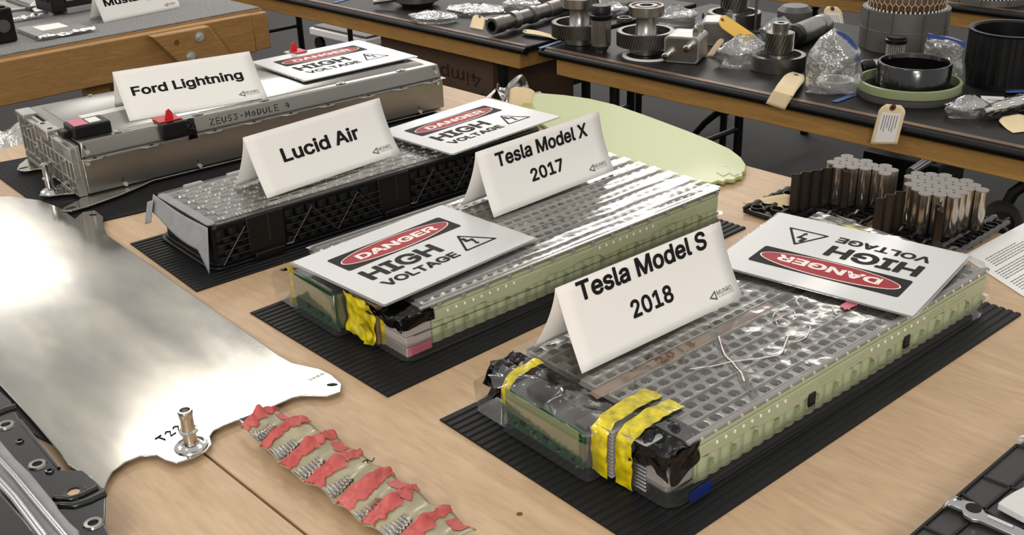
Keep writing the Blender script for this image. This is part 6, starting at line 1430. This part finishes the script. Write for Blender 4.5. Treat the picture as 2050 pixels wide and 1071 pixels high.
# ---------------------------------------------------------------- twisted cooling ribbon with pink putty
t = thing('cooling_ribbon', 'wavy cooling ribbon covered in pink putty strips, bottom centre', 'cooling ribbon', (-.22, 1.07, 0), 0)
ca = at(527, 858, 0); cb = at(905, 1120, 0); ax = (cb-ca).normalized(); ay = Vector((-ax.y, ax.x, 0))
LR = (cb-ca).length; WR = .080; per = .056; o_ = Vector((-.22, 1.07, 0))
def rib(s_, w_, lift=0.0):
    ph = s_/per*2*PI; wd = WR*(.72+.28*min(1, s_/.10))*(1+.06*math.sin(ph+1))
    q = ca+ax*s_+ay*((w_-.5)*wd+.005*noise.noise(Vector((s_*18, w_*.4, 2))))
    z = .010+.0045*(1+math.sin(ph+w_*3.2))+.007*math.sin(PI*w_)+.002*noise.noise(Vector((s_*40, w_*3, 5)))
    return q-o_+Vector((0, 0, z+lift))
MB().grid(lambda u, v: rib(LR*u, v), 170, 14).build('film_strip', 'ribb', t, smooth=60, solid=.0014)
nb = int(LR/per)+1
for k in range(nb):
    sd = k*1.37; s0 = per*k-.004+.006*noise.noise(Vector((sd, 0, 1))); wd = .022+.006*noise.noise(Vector((sd, 3, 1)))
    def pt(u, v, s0=s0, wd=wd, sd=sd):
        rag = .008*noise.noise(Vector((v*6, sd, 4*round(u))))+.003*noise.noise(Vector((v*22, sd, 4*round(u))))
        s_ = s0-.012*v+wd*(.5+(u-.5)*(1.25-.75*v))+rag*(2*abs(u-.5))
        bump_ = .0035*math.sin(PI*u)+.0050*max(0, noise.noise(Vector((u*3+sd, v*5, sd))))+.004*noise.noise(Vector((u*9, v*16, sd)))*math.sin(PI*u)
        return rib(min(max(s_, 0), LR), 1.04-1.06*v if False else -.02+1.02*v, .0018+max(0, bump_))
    MB().grid(pt, 16, 34).build('putty_strip', 'putty', t, smooth=70, solid=.0012)
    # thin smear joining two strips along the right-hand side
    if k % 2 == 0:
        def sm(u, v, s0=s0, sd=sd):
            s_ = s0+.012+.030*u; return rib(min(max(s_, 0), LR), .80+.20*v+.04*noise.noise(Vector((u*5, sd, 2))), .0016)
        MB().grid(sm, 10, 6).build('putty_smear', 'putty', t, smooth=70)
    # torn flap of putty standing up near the middle
    if k % 3 != 1:
        def fl3(u, v, s0=s0, sd=sd):
            s_ = min(max(s0+.004+.014*u, 0), LR); q = rib(s_, .30+.30*v, .004)
            return q+Vector((0, 0, .012*math.sin(PI*v)*(1-.4*u)*math.sin(PI*min(1, u+.25))))+ay*.002*noise.noise(Vector((u*5, v*5, sd)))
        MB().grid(fl3, 8, 12).build('putty_flap', 'putty', t, smooth=70)
    # corrugated silver patch between putty strips, on the left half
    c0 = s0+wd+.006
    def co(u, v, c0=c0):
        s_ = min(max(c0+.017*v+.004*math.sin(PI*u), 0), LR); q = rib(s_, .0+.46*u, .0026)
        return q+Vector((0, 0, .0022*math.sin(u*2*PI*7)))
    MB().grid(co, 112, 4).build('corrugated_patch', 'bright', t, smooth=60)
for f in (.1, .5, .9):
    q = ca+ax*LR*f-o_; MB().cyl((q.x, q.y, 0), .008, .008, 10).build('support_foot', 'ribb', t)
q = rib(0, .1); MB().tube([tuple(q), tuple(q-ax*.014+ay*.001), tuple(q-ax*.018-Vector((0, 0, .004)))], .003, 7).build('end_tab', 'chrome', t, smooth=50)

# ---------------------------------------------------------------- black tray with silver strap, bottom right
zt = .03
def TQ(u, v, z=zt): q = at(u, v, z); return (q.x-.55, q.y-1.0)
t = thing('plastic_tray', 'black ribbed plastic tray with a silver strap at the bottom right', 'tray', (.55, 1.0, 0), 0)
edge = [(1790, 1100), (1850, 1049), (1885, 1021), (1888, 1005), (1922, 990), (2036, 888), (2120, 830), (2400, 1000), (2100, 1200)]
MB().prism([TQ(*q) for q in edge], .001, zt-.003).build('tray_body', 'tray', t, bevel=.002)
for a, b in (((1790, 1100), (2036, 888)), ((1906, 1071), (2080, 925)), ((1850, 1052), (1900, 1075)), ((1970, 952), (2080, 995)), ((1925, 985), (2060, 1080)), ((2036, 888), (2090, 905)), ((2000, 1100), (2100, 1000))):
    MB().tube([(*TQ(*a), zt-.003), (*TQ(*b), zt-.003)], .0028, 6).build('tray_rib', 'black', t, smooth=50)
mb = MB().prism([TQ(*q, zt+.006) for q in ((1897, 1000), (1912, 990), (1932, 1000), (1950, 1004), (1965, 1014), (1975, 1026), (2035, 1052), (2052, 1060), (2060, 1075), (2040, 1074), (1962, 1040), (1945, 1038), (1930, 1028), (1925, 1018), (1900, 1008), (1888, 1014))], zt, zt+.006)
s_ = mb.build('strap', 'chrome', t, bevel=.0015)
x, y = TQ(1949, 1017, zt+.006); MB().cyl((x, y, zt+.006), .0085, .0006, 20).build('strap_hole', 'blackm', s_)
MB().tube([(*TQ(1978, 1034, zt+.006), zt+.006), (*TQ(2028, 1056, zt+.006), zt+.006)], .0028, 8).build('strap_rib', 'chrome', s_, smooth=50)
x, y = TQ(1920, 1002, zt+.006); MB().lathe([(.003, .002), (.006, .0)], 14, (x, y, zt+.006)).build('strap_dimple', 'chrome', s_, smooth=50)
crumple(MB(), lambda u, v: (*TQ(2040-8+60*u+10*v, 888-6+10*u-6*v, zt+.003), zt+.004+.004*v), 6, 4, .002, 60, 2).build('foil_corner', 'foil', t, smooth=60)
t = thing('foam_pad', 'torn white foam pad lying on the black tray', 'pad', (.55, 1.0, 0), 0)
MB().prism([TQ(*q, zt+.008) for q in ((1998, 1008), (2010, 998), (2030, 985), (2045, 978), (2060, 968), (2120, 960), (2120, 1060), (2060, 1040), (2040, 1030))], zt, zt+.009).build('pad_body', 'foamw', t, bevel=.001)

# knot and stray debris on the plywood
q = at(1040, 1029, 0); tag(MB().lathe([(0, .0006), (.003, .0005), (.004, 0)], 12).build('wood_crumb', 'marker', None, loc=(q.x, q.y, 0)), 'tiny brown crumb on bare plywood below the nearest mat', 'crumb')
q = at(738, 952, 0); o = MB().tube([(-.006, 0, .001), (0, .002, .003), (.006, 0, .001), (.009, .004, .004)], .0008, 5).tube([(0, .002, .003), (.001, -.003, .001)], .0008, 5).build('twig', 'blackm', None, loc=(q.x, q.y, .0195)); tag(o, 'tiny dark scrap at the right side of the pink ribbon', 'scrap')

# groups for the kinds that repeat
for o in bpy.data.objects:
    if o.parent or 'category' not in o: continue
    g = {'name_card': 'folded name cards standing on the packs', 'warning_sign': 'high voltage signs lying on the packs', 'rubber_mat': 'ribbed rubber mats under the packs',
         'folding_table': 'folding tables behind the work table', 'plastic_bag': 'clear plastic bags among the parts', 'paper_tag': 'paper tags on the parts',
         'tape_strip': 'blue tape strips on the table edges', 'cell_holder': 'corrugated cell holders at the far edge', 'steel_canister': 'polished steel canisters',
         'steel_rod': 'slim steel rods', 'oil_cooler': 'silver oil coolers', 'stator': 'motor stators', 'battery_pack': 'battery packs on the work table'}.get(o.name.split('.')[0])
    if g: o['group'] = g
